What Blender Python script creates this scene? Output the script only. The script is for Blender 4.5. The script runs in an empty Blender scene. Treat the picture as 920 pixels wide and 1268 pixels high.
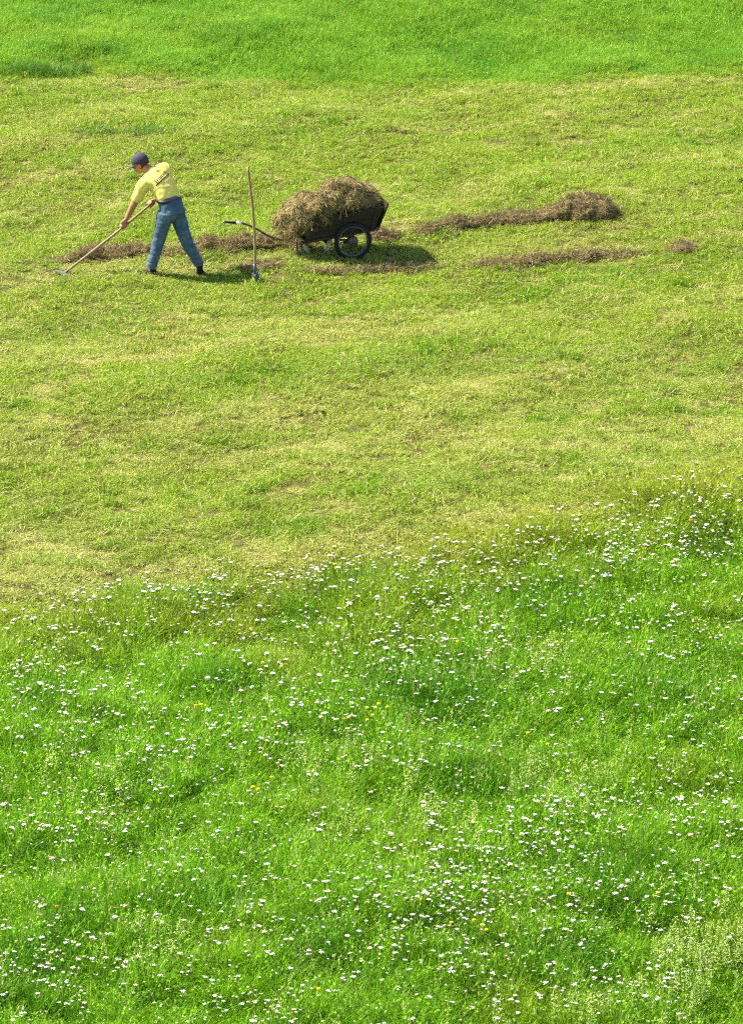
import bpy, bmesh, math, random
import numpy as np
from mathutils import Vector, Matrix, noise as mnoise
from mathutils.bvhtree import BVHTree

random.seed(7)
RNG = np.random.default_rng(11)
R = math.radians
scene = bpy.context.scene
COL = scene.collection

# ------------------------------------------------------------------ camera model
PW, PH, FPX = 920.0, 1268.0, 7000.0
PITCH = R(18.39)
CAM = np.array([0.0, 0.0, 19.31])
SUN_EL, SUN_DIR_XY = R(48), (-0.965, 0.26)      # direction towards the sun, seen from above

def terrain(x, y):
    """gentle unevenness of the hillside, in metres"""
    x = np.asarray(x, float); y = np.asarray(y, float)
    return (.050*np.sin(.83*x + .31*y + 1.0) + .045*np.sin(.45*x - 1.07*y + .4) + .028*np.sin(2.1*x + 1.6*y + 2.0)
            + .020*np.sin(-3.1*x + 2.3*y + .7) + .06*np.sin(.21*x + .5*y + 3.0))

def at(px, py, h=0.0):
    """world point at height h above the ground behind a photo position"""
    cx, cy = (px - PW/2)/FPX, (PH/2 - py)/FPX
    d = np.array([cx, math.cos(PITCH) + cy*math.sin(PITCH), -math.sin(PITCH) + cy*math.cos(PITCH)])
    z = 0.0
    for _ in range(6):
        t = (z + h - CAM[2])/d[2]
        p = CAM + t*d
        z = float(terrain(p[0], p[1]))
    return Vector((p[0], p[1], z + h))

def vnoise(x, y, seed=0):
    """smooth value noise, 0..1"""
    xi, yi = np.floor(x).astype(np.int64), np.floor(y).astype(np.int64)
    fx, fy = x - xi, y - yi
    fx = fx*fx*(3 - 2*fx); fy = fy*fy*(3 - 2*fy)
    def h(a, b):
        n = (a*374761393 + b*668265263 + seed*1442695041) & 0xffffffff
        n = ((n ^ (n >> 13))*1274126177) & 0xffffffff
        return ((n ^ (n >> 16)) & 0xffff)/65535.0
    a = h(xi, yi)*(1-fx) + h(xi+1, yi)*fx
    b = h(xi, yi+1)*(1-fx) + h(xi+1, yi+1)*fx
    return a*(1-fy) + b*fy

def fbm(x, y, seed=0):
    return (vnoise(x, y, seed) + .5*vnoise(2.1*x, 2.1*y, seed+1) + .25*vnoise(4.3*x, 4.3*y, seed+2))/1.75

# ------------------------------------------------------------------ tagging
def tag(o, label=None, cat=None, group=None, kind=None):
    if label: o['label'] = label
    if cat: o['category'] = cat
    if group: o['group'] = group
    if kind: o['kind'] = kind
    return o

def empty(name, loc, rotz=0.0):
    o = bpy.data.objects.new(name, None); COL.objects.link(o)
    o.location = loc; o.rotation_euler = (0, 0, rotz); o.empty_display_size = .2
    return o

def link(name, me, mats, parent=None, smooth=True):
    o = bpy.data.objects.new(name, me)
    if not isinstance(mats, (list, tuple)): mats = [mats]
    if len(me.materials) == 0:
        for m in mats: me.materials.append(m)
    COL.objects.link(o)
    if parent: o.parent = parent
    if smooth: me.polygons.foreach_set('use_smooth', [True]*len(me.polygons))
    return o

def bm_obj(name, bm, mats, parent=None, smooth=True):
    me = bpy.data.meshes.new(name)
    bmesh.ops.recalc_face_normals(bm, faces=bm.faces[:])
    bm.to_mesh(me); bm.free()
    return link(name, me, mats, parent, smooth)

# ------------------------------------------------------------------ materials
def nodes_of(name):
    m = bpy.data.materials.new(name); m.use_nodes = True
    nt = m.node_tree; nt.nodes.clear()
    return m, nt, nt.nodes.new('ShaderNodeOutputMaterial')

def mixc(nt, fac, a, b, mode='MIX'):
    n = nt.nodes.new('ShaderNodeMix'); n.data_type = 'RGBA'; n.blend_type = mode
    for sock, v in ((n.inputs[0], fac), (n.inputs[6], a), (n.inputs[7], b)):
        if hasattr(v, 'links') or hasattr(v, 'is_linked'): nt.links.new(v, sock)
        elif isinstance(v, (int, float)): sock.default_value = v
        else: sock.default_value = (*v, 1)
    return n.outputs[2]

def noise_fac(nt, vec, scale, lo, hi, detail=2.0):
    n = nt.nodes.new('ShaderNodeTexNoise'); n.inputs['Scale'].default_value = scale
    n.inputs['Detail'].default_value = detail
    nt.links.new(vec, n.inputs['Vector'])
    mr = nt.nodes.new('ShaderNodeMapRange'); mr.inputs[1].default_value = lo; mr.inputs[2].default_value = hi
    nt.links.new(n.outputs['Fac'], mr.inputs[0])
    return mr.outputs[0]

def world_pos(nt, scale=(1, 1, 1), rotz=0.0):
    g = nt.nodes.new('ShaderNodeNewGeometry')
    mp = nt.nodes.new('ShaderNodeMapping'); mp.inputs['Scale'].default_value = scale
    mp.inputs['Rotation'].default_value = (0, 0, rotz)
    nt.links.new(g.outputs['Position'], mp.inputs['Vector'])
    return mp.outputs[0]

def attr(nt, name):
    a = nt.nodes.new('ShaderNodeAttribute'); a.attribute_name = name
    return a.outputs['Fac']

def leafy(name, c_dark, c_mid, c_light, patch, patch_amt=.6, patch_scale=.9, transl=.35, rough=.55, spec=.25, dry=None, lush=None):
    """thin plant matter: tint per blade, patches by place in the field, light passing through.
    dry / lush: what the plant turns into where the points it grows on say so"""
    m, nt, out = nodes_of(name)
    ramp = nt.nodes.new('ShaderNodeValToRGB')
    ramp.color_ramp.elements[0].color = (*c_dark, 1); ramp.color_ramp.elements[1].color = (*c_light, 1)
    e = ramp.color_ramp.elements.new(.5); e.color = (*c_mid, 1)
    nt.links.new(attr(nt, 'tint'), ramp.inputs[0])
    pos = world_pos(nt, (1, 1, .15))
    f = noise_fac(nt, pos, patch_scale, .38, .68, 3)
    mul = nt.nodes.new('ShaderNodeMath'); mul.operation = 'MULTIPLY'; mul.inputs[1].default_value = patch_amt
    nt.links.new(f, mul.inputs[0])
    col = mixc(nt, mul.outputs[0], ramp.outputs[0], patch)
    for nm, c in (('dry', dry), ('lush', lush)):
        if c:
            a = nt.nodes.new('ShaderNodeAttribute'); a.attribute_type = 'INSTANCER'; a.attribute_name = nm
            c2 = mixc(nt, attr(nt, 'tint'), tuple(v*.55 for v in c), tuple(min(.8, v*1.4) for v in c))
            col = mixc(nt, a.outputs['Fac'], col, c2)
    p = nt.nodes.new('ShaderNodeBsdfPrincipled')
    p.inputs['Roughness'].default_value = rough; p.inputs['Specular IOR Level'].default_value = spec
    nt.links.new(col, p.inputs['Base Color'])
    t = nt.nodes.new('ShaderNodeBsdfTranslucent'); nt.links.new(col, t.inputs['Color'])
    mx = nt.nodes.new('ShaderNodeMixShader'); mx.inputs[0].default_value = transl
    nt.links.new(p.outputs[0], mx.inputs[1]); nt.links.new(t.outputs[0], mx.inputs[2])
    nt.links.new(mx.outputs[0], out.inputs[0])
    return m

def solid(name, col, rough=.6, spec=.4, metal=0.0, var=None, var_scale=20.0, var_amt=.6, bump=0.0, bump_scale=60.0, transl=0.0, stretch=(1, 1, 1)):
    m, nt, out = nodes_of(name)
    p = nt.nodes.new('ShaderNodeBsdfPrincipled')
    p.inputs['Roughness'].default_value = rough; p.inputs['Specular IOR Level'].default_value = spec
    p.inputs['Metallic'].default_value = metal
    tc = nt.nodes.new('ShaderNodeTexCoord')
    mp = nt.nodes.new('ShaderNodeMapping'); mp.inputs['Scale'].default_value = stretch
    nt.links.new(tc.outputs['Object'], mp.inputs['Vector'])
    csock = None
    if var:
        f = noise_fac(nt, mp.outputs[0], var_scale, .35, .68, 4)
        mul = nt.nodes.new('ShaderNodeMath'); mul.operation = 'MULTIPLY'; mul.inputs[1].default_value = var_amt
        nt.links.new(f, mul.inputs[0])
        csock = mixc(nt, mul.outputs[0], col, var); nt.links.new(csock, p.inputs['Base Color'])
    else:
        p.inputs['Base Color'].default_value = (*col, 1)
    if bump:
        b = nt.nodes.new('ShaderNodeBump'); b.inputs['Strength'].default_value = bump; b.inputs['Distance'].default_value = .01
        n = nt.nodes.new('ShaderNodeTexNoise'); n.inputs['Scale'].default_value = bump_scale; n.inputs['Detail'].default_value = 4
        nt.links.new(mp.outputs[0], n.inputs['Vector']); nt.links.new(n.outputs['Fac'], b.inputs['Height'])
        nt.links.new(b.outputs[0], p.inputs['Normal'])
    if transl:
        t = nt.nodes.new('ShaderNodeBsdfTranslucent')
        if csock: nt.links.new(csock, t.inputs['Color'])
        else: t.inputs['Color'].default_value = (*col, 1)
        mx = nt.nodes.new('ShaderNodeMixShader'); mx.inputs[0].default_value = transl
        nt.links.new(p.outputs[0], mx.inputs[1]); nt.links.new(t.outputs[0], mx.inputs[2])
        nt.links.new(mx.outputs[0], out.inputs[0])
    else:
        nt.links.new(p.outputs[0], out.inputs[0])
    return m

M_MOWN = leafy('mown_blades', (.090, .188, .006), (.197, .325, .012), (.37, .48, .036), (.26, .36, .020), .40, .8, transl=.36, spec=.06,
               dry=(.35, .355, .082), lush=(.110, .255, .004))
M_STRAW = leafy('straw', (.28, .27, .05), (.45, .44, .11), (.64, .62, .27), (.36, .31, .08), .5, 1.3, transl=.25, spec=.15)
M_MEADOW = leafy('meadow_blades', (.045, .150, .004), (.120, .325, .007), (.31, .53, .022), (.165, .345, .007), .5, .7, transl=.38, spec=.07, rough=.5,
                 dry=(.255, .31, .018), lush=(.060, .200, .008))
M_FAR = leafy('far_blades', (.075, .205, .010), (.140, .330, .017), (.30, .49, .042), (.17, .335, .016), .5, .5, transl=.40, spec=.07, rough=.5,
              dry=(.23, .345, .025), lush=(.075, .235, .014))
M_TUFT = leafy('tuft_blades', (.040, .115, .010), (.080, .205, .014), (.18, .34, .03), (.08, .19, .012), .4, 2.0, transl=.4, spec=.15)
M_SEED = leafy('seed_heads', (.20, .28, .04), (.30, .37, .07), (.48, .50, .18), (.20, .33, .03), .6, 1.0, transl=.3)
M_SORREL = leafy('sorrel_stalks', (.17, .10, .03), (.27, .16, .055), (.36, .27, .10), (.20, .20, .03), .5, 1.0, transl=.25)
M_BED = leafy('bedstraw_bloom', (.30, .42, .06), (.42, .52, .11), (.60, .65, .22), (.24, .40, .04), .6, 2.0, transl=.3)
M_HAY = leafy('hay', (.120, .086, .024), (.290, .220, .080), (.58, .47, .21), (.12, .09, .025), .5, 5.0, transl=.16, spec=.15)
M_ROW = leafy('row_hay', (.085, .059, .018), (.205, .150, .058), (.46, .355, .165), (.12, .10, .028), .5, 5.0, transl=.16, spec=.15)
M_STEM = leafy('flower_stem', (.05, .12, .008), (.075, .16, .01), (.12, .20, .02), (.07, .14, .01), .3, 1.0)
M_WHITE = solid('yarrow_white', (.80, .80, .79), .9, .05, transl=.18, var=(.70, .67, .60), var_scale=40)
M_FADED = solid('yarrow_cream', (.62, .56, .42), .9, .05, transl=.18, var=(.50, .42, .28), var_scale=60)
M_YELLOW = solid('petal_yellow', (.82, .64, .015), .7, .1, transl=.25)
M_ORANGE = solid('petal_orange', (.75, .27, .01), .7, .1, transl=.25)
M_PURPLE = solid('petal_purple', (.27, .15, .23), .7, .1, transl=.2)

def ground_material():
    m, nt, out = nodes_of('soil_and_thatch')
    pos = world_pos(nt)
    f = noise_fac(nt, pos, 1.1, .35, .65, 4)
    f2 = noise_fac(nt, pos, 22.0, .35, .65, 4)
    col = mixc(nt, f, (.085, .085, .014), (.13, .095, .03))
    col = mixc(nt, f2, col, (.05, .055, .010))
    p = nt.nodes.new('ShaderNodeBsdfPrincipled'); p.inputs['Roughness'].default_value = .9
    p.inputs['Specular IOR Level'].default_value = .1
    nt.links.new(col, p.inputs['Base Color'])
    b = nt.nodes.new('ShaderNodeBump'); b.inputs['Strength'].default_value = .8; b.inputs['Distance'].default_value = .03
    n = nt.nodes.new('ShaderNodeTexNoise'); n.inputs['Scale'].default_value = 35; n.inputs['Detail'].default_value = 5
    nt.links.new(pos, n.inputs['Vector']); nt.links.new(n.outputs['Fac'], b.inputs['Height'])
    nt.links.new(b.outputs[0], p.inputs['Normal']); nt.links.new(p.outputs[0], out.inputs[0])
    return m
M_GROUND = ground_material()

# ------------------------------------------------------------------ numpy mesh builder
def np_mesh(name, verts, quads, tint=None, matidx=None, mats=()):
    me = bpy.data.meshes.new(name)
    verts = np.asarray(verts, np.float32); quads = np.asarray(quads, np.int32)
    me.vertices.add(len(verts)); me.vertices.foreach_set('co', verts.ravel())
    me.loops.add(quads.size); me.loops.foreach_set('vertex_index', quads.ravel())
    me.polygons.add(len(quads)); me.polygons.foreach_set('loop_start', np.arange(len(quads), dtype=np.int32)*4)
    for m in mats: me.materials.append(m)
    if matidx is not None: me.polygons.foreach_set('material_index', np.asarray(matidx, np.int32))
    if tint is not None:
        a = me.attributes.new('tint', 'FLOAT', 'POINT'); a.data.foreach_set('value', np.asarray(tint, np.float32))
    me.update(calc_edges=True); me.validate()
    return me

class Bag:
    def __init__(s): s.v, s.q, s.t, s.m, s.n = [], [], [], [], 0
    def add(s, v, q, t, m=0):
        v = np.asarray(v, float).reshape(-1, 3); q = np.asarray(q, int).reshape(-1, 4)
        s.v.append(v); s.q.append(q + s.n); s.n += len(v)
        s.t.append(np.broadcast_to(np.asarray(t, float), (len(v),))); s.m.append(np.full(len(q), m))
    def mesh(s, name, mats):
        return np_mesh(name, np.concatenate(s.v), np.concatenate(s.q), np.concatenate(s.t), np.concatenate(s.m), mats)

def blades(bag, base, az, h, w, lean, bend, tint, m=0, segs=3, rng=RNG, tipw=.12, z0=0.0):
    """many tapering blades at once; base (n,2)"""
    n = len(h); t = np.linspace(0, 1, segs+1)
    d = np.stack([np.cos(az), np.sin(az)], 1)
    wa = az + np.pi/2 + rng.normal(0, .7, n)
    wd = np.stack([np.cos(wa), np.sin(wa), np.zeros(n)], 1)
    V = np.zeros((n, segs+1, 2, 3))
    for k, tt in enumerate(t):
        off = h*(lean*tt + bend*tt*tt)
        c = np.zeros((n, 3)); c[:, :2] = base + d*off[:, None]
        c[:, 2] = z0 + h*np.maximum(tt - .35*np.minimum(bend, 1.2)*tt*tt, .01*tt)
        ww = w*(max(1 - tt, 0)**.6*(1-tipw) + tipw)*.5
        V[:, k, 0] = c - wd*ww[:, None]; V[:, k, 1] = c + wd*ww[:, None]
    i0 = (np.arange(n)*(segs+1)*2)[:, None] + np.arange(segs)[None]*2
    Q = np.stack([i0, i0+1, i0+3, i0+2], -1) if False else np.stack([i0, i0+1, i0+3, i0+2], -1)
    bag.add(V.reshape(-1, 3), Q.reshape(-1, 4), np.repeat(tint, (segs+1)*2), m)

def flat_leaves(bag, c, size, tint, m=0, rng=RNG, tilt=.5):
    """small leaf-like quads (clover, herb leaves, litter)"""
    n = len(c)
    a = rng.uniform(0, 2*np.pi, n)
    u = np.stack([np.cos(a), np.sin(a), rng.normal(0, tilt, n)], 1)
    v = np.stack([-np.sin(a), np.cos(a), rng.normal(0, tilt, n)], 1)
    s = size[:, None]
    V = np.stack([c - u*s, c - v*s*.55, c + u*s, c + v*s*.55], 1)
    bag.add(V.reshape(-1, 3), np.arange(4*n).reshape(-1, 4), np.repeat(tint, 4), m)

def disc(n, r, rng=RNG):
    a = rng.uniform(0, 2*np.pi, n); q = r*np.sqrt(rng.uniform(0, 1, n))
    return np.stack([q*np.cos(a), q*np.sin(a)], 1)

def hidden_collection(name): return bpy.data.collections.new(name)   # templates only, never linked into the scene

def template(coll, i, bag, mats):
    me = bag.mesh('%s_template' % coll.name, mats)
    me.polygons.foreach_set('use_smooth', [True]*len(me.polygons))
    o = bpy.data.objects.new('%s_%03d' % (coll.name, i), me); coll.objects.link(o)

def scatter(name, pts, idx, rotz, scl, coll, label, cat, dry=0.0, lush=0.0):
    """one countless mass (stuff): the templates of coll instanced on the given points"""
    me = bpy.data.meshes.new(name)
    n = len(pts)
    me.vertices.add(n); me.vertices.foreach_set('co', np.asarray(pts, np.float32).ravel())
    a = me.attributes.new('idx', 'INT', 'POINT'); a.data.foreach_set('value', np.asarray(idx, np.int32))
    rot = np.zeros((n, 3), np.float32); rot[:, 2] = rotz
    a = me.attributes.new('rot', 'FLOAT_VECTOR', 'POINT'); a.data.foreach_set('vector', rot.ravel())
    a = me.attributes.new('scl', 'FLOAT_VECTOR', 'POINT'); a.data.foreach_set('vector', np.asarray(scl, np.float32).ravel())
    for nm, val in (('dry', dry), ('lush', lush)):
        a = me.attributes.new(nm, 'FLOAT', 'POINT'); a.data.foreach_set('value', np.clip(np.broadcast_to(np.asarray(val, np.float32), (n,)), 0, 1).astype(np.float32))
    o = bpy.data.objects.new(name, me); COL.objects.link(o)
    ng = bpy.data.node_groups.new(name + '_scatter', 'GeometryNodeTree')
    ng.interface.new_socket('Geometry', in_out='INPUT', socket_type='NodeSocketGeometry')
    ng.interface.new_socket('Geometry', in_out='OUTPUT', socket_type='NodeSocketGeometry')
    N = ng.nodes
    gi, go = N.new('NodeGroupInput'), N.new('NodeGroupOutput')
    ci = N.new('GeometryNodeCollectionInfo'); ci.inputs['Collection'].default_value = coll
    ci.inputs['Separate Children'].default_value = True; ci.inputs['Reset Children'].default_value = True
    ip = N.new('GeometryNodeInstanceOnPoints'); ip.inputs['Pick Instance'].default_value = True
    def na(nm, ty):
        k = N.new('GeometryNodeInputNamedAttribute'); k.data_type = ty; k.inputs['Name'].default_value = nm
        return k.outputs['Attribute']
    L = ng.links.new
    L(gi.outputs[0], ip.inputs['Points']); L(ci.outputs[0], ip.inputs['Instance'])
    L(na('idx', 'INT'), ip.inputs['Instance Index'])
    e2r = N.new('FunctionNodeEulerToRotation'); L(na('rot', 'FLOAT_VECTOR'), e2r.inputs[0]); L(e2r.outputs[0], ip.inputs['Rotation'])
    L(na('scl', 'FLOAT_VECTOR'), ip.inputs['Scale'])
    L(ip.outputs[0], go.inputs[0])
    md = o.modifiers.new('scatter', 'NODES'); md.node_group = ng
    return tag(o, label, cat, kind='stuff')

# ------------------------------------------------------------------ ground
def axis(lo, hi, step, far):
    mid = np.arange(lo, hi+1e-6, step)
    g = step*1.35**np.arange(1, 40); g = np.cumsum(g); g = g[g < far]
    return np.concatenate([lo - g[::-1], mid, hi + g])
gx, gy = axis(-14, 14, .3, 700), axis(36, 96, .3, 700)
X, Y = np.meshgrid(gx, gy)
Z = terrain(X, Y)
nx, ny = len(gx), len(gy)
ii = (np.arange(ny-1)[:, None]*nx + np.arange(nx-1)[None]).ravel()
me = np_mesh('ground', np.stack([X, Y, Z], -1).reshape(-1, 3), np.stack([ii, ii+1, ii+nx+1, ii+nx], 1))
link('ground', me, M_GROUND)
tag(bpy.data.objects['ground'], 'gently uneven hillside soil and thatch under the grass', 'ground', kind='structure')

# ------------------------------------------------------------------ where the three kinds of grass grow
def edge(poly):
    p = np.array([list(at(a, b))[:2] for a, b in poly])
    return lambda x: np.interp(x, p[:, 0], p[:, 1])
near_edge = edge([(-350, 850), (0, 768), (150, 737), (300, 716), (460, 696), (600, 664), (700, 632), (800, 607), (920, 580), (1250, 510)])
far_edge = edge([(-350, 78), (0, 90), (100, 90), (230, 98), (330, 104), (500, 104), (650, 102), (760, 96), (920, 90), (1250, 75)])

def half_width(y): return .0657*(.949*y + 6.1)

def sample(y0, y1, dens, margin=2.2, rng=RNG):
    wmax = half_width(y1) + margin
    n = int(dens*(y1-y0)*2*wmax)
    x = rng.uniform(-wmax, wmax, n); y = rng.uniform(y0, y1, n)
    k = np.abs(x) < half_width(y) + margin
    return x[k], y[k]

# --- mown grass
c_mown = hidden_collection('mown_tuft')
NM = 14
for i in range(NM):
    b = Bag(); n = 36
    h = RNG.uniform(.025, .075, n)
    blades(b, disc(n, .075), RNG.uniform(0, 6.28, n), h, RNG.uniform(.0032, .0062, n), RNG.normal(.25, .25, n), RNG.uniform(0, .9, n), RNG.uniform(0, 1, n)**1.1, 0, 2)
    k = 5 + 14*(i >= 10)                                                    # cut stalks and dry thatch
    blades(b, disc(k, .075), RNG.uniform(0, 6.28, k), RNG.uniform(.02, .06, k), RNG.uniform(.003, .005, k), RNG.normal(.6, .5, k), RNG.uniform(0, 1, k), RNG.uniform(0, 1, k), 1, 2)
    k = 3 + 9*(i >= 10)                                                     # bits lying flat
    p = np.c_[disc(k, .08), RNG.uniform(.012, .035, k)]
    a = RNG.uniform(0, 6.28, k); u = np.stack([np.cos(a), np.sin(a), RNG.normal(0, .25, k)], 1); L = RNG.uniform(.02, .05, k)[:, None]
    w = np.stack([-np.sin(a), np.cos(a), np.zeros(k)], 1)*.002
    b.add(np.stack([p-u*L-w, p-u*L+w, p+u*L+w, p+u*L-w], 1).reshape(-1, 3), np.arange(4*k).reshape(-1, 4), np.repeat(RNG.uniform(.2, 1, k), 4), 1)
    k = 7                                                                   # clover and small herbs
    flat_leaves(b, np.c_[disc(k, .07), RNG.uniform(.02, .055, k)], RNG.uniform(.006, .012, k), RNG.uniform(.2, 1, k), 0, tilt=.45)
    template(c_mown, i, b, (M_MOWN, M_STRAW))
c_dry = c_mown
x, y = sample(48, 81, 165)
wob = (fbm(x*.9, y*.9, 5)-.5)*.7
k = (y > near_edge(x) + wob - .8) & (y < far_edge(x) + (fbm(x*1.3, y*1.3, 8)-.5)*.5 + .3)
x, y = x[k], y[k]
s = .62 + .75*fbm(x*1.7, y*1.7, 21) + .35*(fbm(x*5, y*5, 3)-.5) + .18*(vnoise(x*.35-y*.1, y*1.6+x*.5, 9)-.5)
lower = np.clip((66 - y)/12, 0, 1)                                          # rougher stubble towards the meadow
clump = np.clip((fbm(x*3.2, y*2.6, 33) - (.70 - .07*lower))*9, 0, 1)        # tussocks the scythe missed
bare = np.clip((fbm(x*2.4+9, y*3.4, 71) - (.66 - .05*lower))*7, 0, 1)       # dry thin places
s = (s + clump*RNG.uniform(.2, 1.2, len(s)))*(1 - .45*bare)
u_, v_ = x*.95 + y*.31, -x*.31 + y*.95                                      # along and across the rows the field is raked in
dry = np.clip((fbm(u_*.22, v_*1.1, 81) - .44)*2.6, 0, 1)*.55 + np.clip((fbm(x*1.6, y*1.6, 82)-.5)*2.5, 0, 1)*.35 + .8*bare
dry = dry + .38*np.clip((fbm(u_*.16+3, v_*2.6, 83) - .48)*5, 0, 1)           # the lines the rake left
dry = dry + .28*np.clip(1 - (y - near_edge(x))/5, 0, 1) + RNG.normal(0, .08, len(s))
pst = at(8, 729); dry = dry + np.exp(-((x-pst.x)/.30)**2 - ((y-pst.y)/.25)**2)      # a pale strawy spot at the meadow's edge
lush = clump*.45 + np.clip((fbm(u_*.35+5, v_*.9, 91) - .52)*3, 0, 1)*.5
n = len(x)
scatter('mown_grass', np.stack([x, y, terrain(x, y)-.004], 1), np.where(RNG.uniform(0, 1, n) < np.clip(dry - .25, 0, .8), RNG.integers(10, NM, n), RNG.integers(0, 10, n)), RNG.uniform(0, 6.28, n),
        np.stack([.85+.3*s, .85+.3*s, s], 1), c_mown, 'short yellowish freshly mown grass across the middle of the field', 'grass', dry, lush)

# --- meadow grass, tall, unmown
c_mead = hidden_collection('meadow_tuft')
NT = 14
for i in range(NT):
    b = Bag(); n = 26; a0 = 0.0
    hh = .26 + .20*RNG.uniform(0, 1, n)**1.3
    blades(b, disc(n, .10), a0 + RNG.normal(0, .9, n), hh, RNG.uniform(.005, .010, n), RNG.normal(.14, .13, n), RNG.uniform(.0, .8, n), RNG.uniform(0, 1, n), 0, 4)
    n = 10
    blades(b, disc(n, .11), RNG.uniform(0, 6.28, n), RNG.uniform(.12, .26, n), RNG.uniform(.007, .014, n), RNG.normal(.3, .2, n), RNG.uniform(.2, 1.3, n), RNG.uniform(0, .8, n), 0, 3)
    k = 12                                                                  # feathery and broad leaves of herbs
    flat_leaves(b, np.c_[disc(k, .11), RNG.uniform(.10, .36, k)], RNG.uniform(.008, .02, k), RNG.uniform(.1, 1, k), 0, tilt=.7)
    if i % 3 == 0:                                                          # flowering grass stalks
        k = 1 + i % 2
        az = RNG.uniform(0, 6.28, k); base = disc(k, .09); hs = RNG.uniform(.38, .55, k); ln = RNG.normal(.12, .1, k); bd = RNG.uniform(0, .25, k)
        blades(b, base, az, hs, np.full(k, .0032), ln, bd, RNG.uniform(.2, 1, k), 1, 3)
        for j in range(k):
            q = 9; tt = RNG.uniform(.78, 1.02, q)
            off = hs[j]*(ln[j]*tt + bd[j]*tt*tt)
            c = np.stack([base[j, 0] + math.cos(az[j])*off, base[j, 1] + math.sin(az[j])*off, hs[j]*(tt-.35*bd[j]*tt*tt)], 1) + RNG.normal(0, .006, (q, 3))
            flat_leaves(b, c, RNG.uniform(.005, .010, q), RNG.uniform(.2, 1, q), 1, tilt=1.2)
    if i >= 10:                                                             # sorrel and withered stalks
        k = 4; blades(b, disc(k, .10), RNG.uniform(0, 6.28, k), RNG.uniform(.34, .52, k), np.full(k, .004), RNG.normal(.1, .12, k), RNG.uniform(0, .3, k), RNG.uniform(0, 1, k), 2, 3)
        k = 5; blades(b, disc(k, .10), RNG.uniform(0, 6.28, k), RNG.uniform(.15, .35, k), np.full(k, .006), RNG.normal(.3, .3, k), RNG.uniform(.2, 1.2, k), RNG.uniform(0, 1, k), 1, 3)
    template(c_mead, i, b, (M_MEADOW, M_SEED, M_SORREL))
x, y = sample(41.0, 60, 125)
e = near_edge(x) + (fbm(x*1.1, y*1.1, 14)-.5)*.9
d = e - y                                                                   # metres inside the meadow
k = (d > -.35) & (RNG.uniform(0, 1, len(x)) < np.clip(.30 + d*.6, .06, 1))
x, y, d = x[k], y[k], d[k]
DARK = [(440, 702, 30, 12), (505, 838, 55, 24), (545, 868, 40, 16), (370, 748, 18, 14), (62, 850, 26, 14), (392, 1165, 30, 18), (835, 850, 45, 16), (205, 715, 40, 8),
        (95, 1132, 22, 12), (660, 735, 45, 12), (270, 840, 26, 12), (760, 1075, 40, 20), (30, 1195, 25, 18), (600, 960, 50, 14), (250, 1110, 40, 14), (700, 1180, 40, 14)]
lush = np.zeros(len(x))
for (a_, b_, sx_, sy_) in DARK:
    p = at(a_, b_, .25); lush += np.exp(-.5*(((x-p.x)/(sx_/115.))**2 + ((y-p.y)/(sy_/38.))**2))
lush = np.clip(lush*(.6 + .8*fbm(x*3, y*3, 47)), 0, 1)
hf_ = fbm(x*1.25, y*1.1, 40)
s = (.57 + .46*hf_ + .85*(fbm(x*3.2, y*3.0, 41)-.5))*np.clip(.46 + d*.40, .25, 1) + .22*lush*np.clip(d, 0, 1)
hole = np.clip((fbm(x*2.0, y*1.5, 52) - .60)*7, 0, 1)                       # trampled hollows between the clumps
s = np.maximum(s*(1 - .55*hole), .15)*RNG.uniform(.62, 1.22, len(s))
dry = .95*np.clip(1 - d/3.4, 0, 1)*(.5 + fbm(x*1.4, y*1.4, 44)) + np.clip((fbm(x*.8, y*.7, 45) - .52)*3, 0, 1)*.5 + RNG.normal(0, .08, len(x))
idx = np.where(RNG.uniform(0, 1, len(x)) < np.clip(.02 + .6*dry, 0, .65), RNG.integers(10, NT, len(x)), RNG.integers(0, 10, len(x)))
n = len(x)
rot = 9*vnoise(x*.7, y*.7, 46) + RNG.normal(0, 1.5, n)
scatter('meadow_grass', np.stack([x, y, terrain(x, y)-.01], 1), idx, rot,
        np.stack([np.full(n, 1.0), np.full(n, 1.0), s], 1), c_mead, 'tall bright green unmown meadow grass filling the lower half', 'grass', dry*(1-lush), lush*.75)

# --- grass of the field behind
c_far = hidden_collection('field_tuft')
NF = 8
for i in range(NF):
    b = Bag(); n = 34
    blades(b, disc(n, .10), RNG.uniform(0, 6.28, n), .09 + .10*RNG.uniform(0, 1, n), RNG.uniform(.005, .009, n), RNG.normal(.15, .2, n), RNG.uniform(.1, 1.1, n), RNG.uniform(0, 1, n), 0, 3)
    k = 14
    flat_leaves(b, np.c_[disc(k, .11), RNG.uniform(.05, .15, k)], RNG.uniform(.005, .011, k), RNG.uniform(.2, 1, k), 0, tilt=.5)
    if i % 2 == 0:
        k = 2; flat_leaves(b, np.c_[disc(k, .10), RNG.uniform(.14, .19, k)], RNG.uniform(.006, .012, k), RNG.uniform(.4, 1, k), 1, tilt=.4)
    template(c_far, i, b, (M_FAR, M_SEED))
x, y = sample(72, 90, 125, 2.5)
d = y - far_edge(x) - (fbm(x*1.2, y*1.2, 61)-.5)*.5
k = (d > -.25) & (RNG.uniform(0, 1, len(x)) < np.clip(.4 + d*1.2, 0, 1))
x, y, d = x[k], y[k], d[k]
s = (.60 + .75*fbm(x*1.1, y*1.1, 62) + .35*(fbm(x*3.7, y*3.7, 63)-.5))*np.clip(.6 + d*.5, .3, 1)
dry = .35*np.clip(1 - d/1.0, 0, 1) + np.clip((fbm(x*.7, y*.5, 64) - .46)*3, 0, 1)*.55 + RNG.normal(0, .1, len(x))
lush = np.clip((fbm(x*1.3, y*.9, 65) - .58)*4, 0, 1)*.7
n = len(x)
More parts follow.
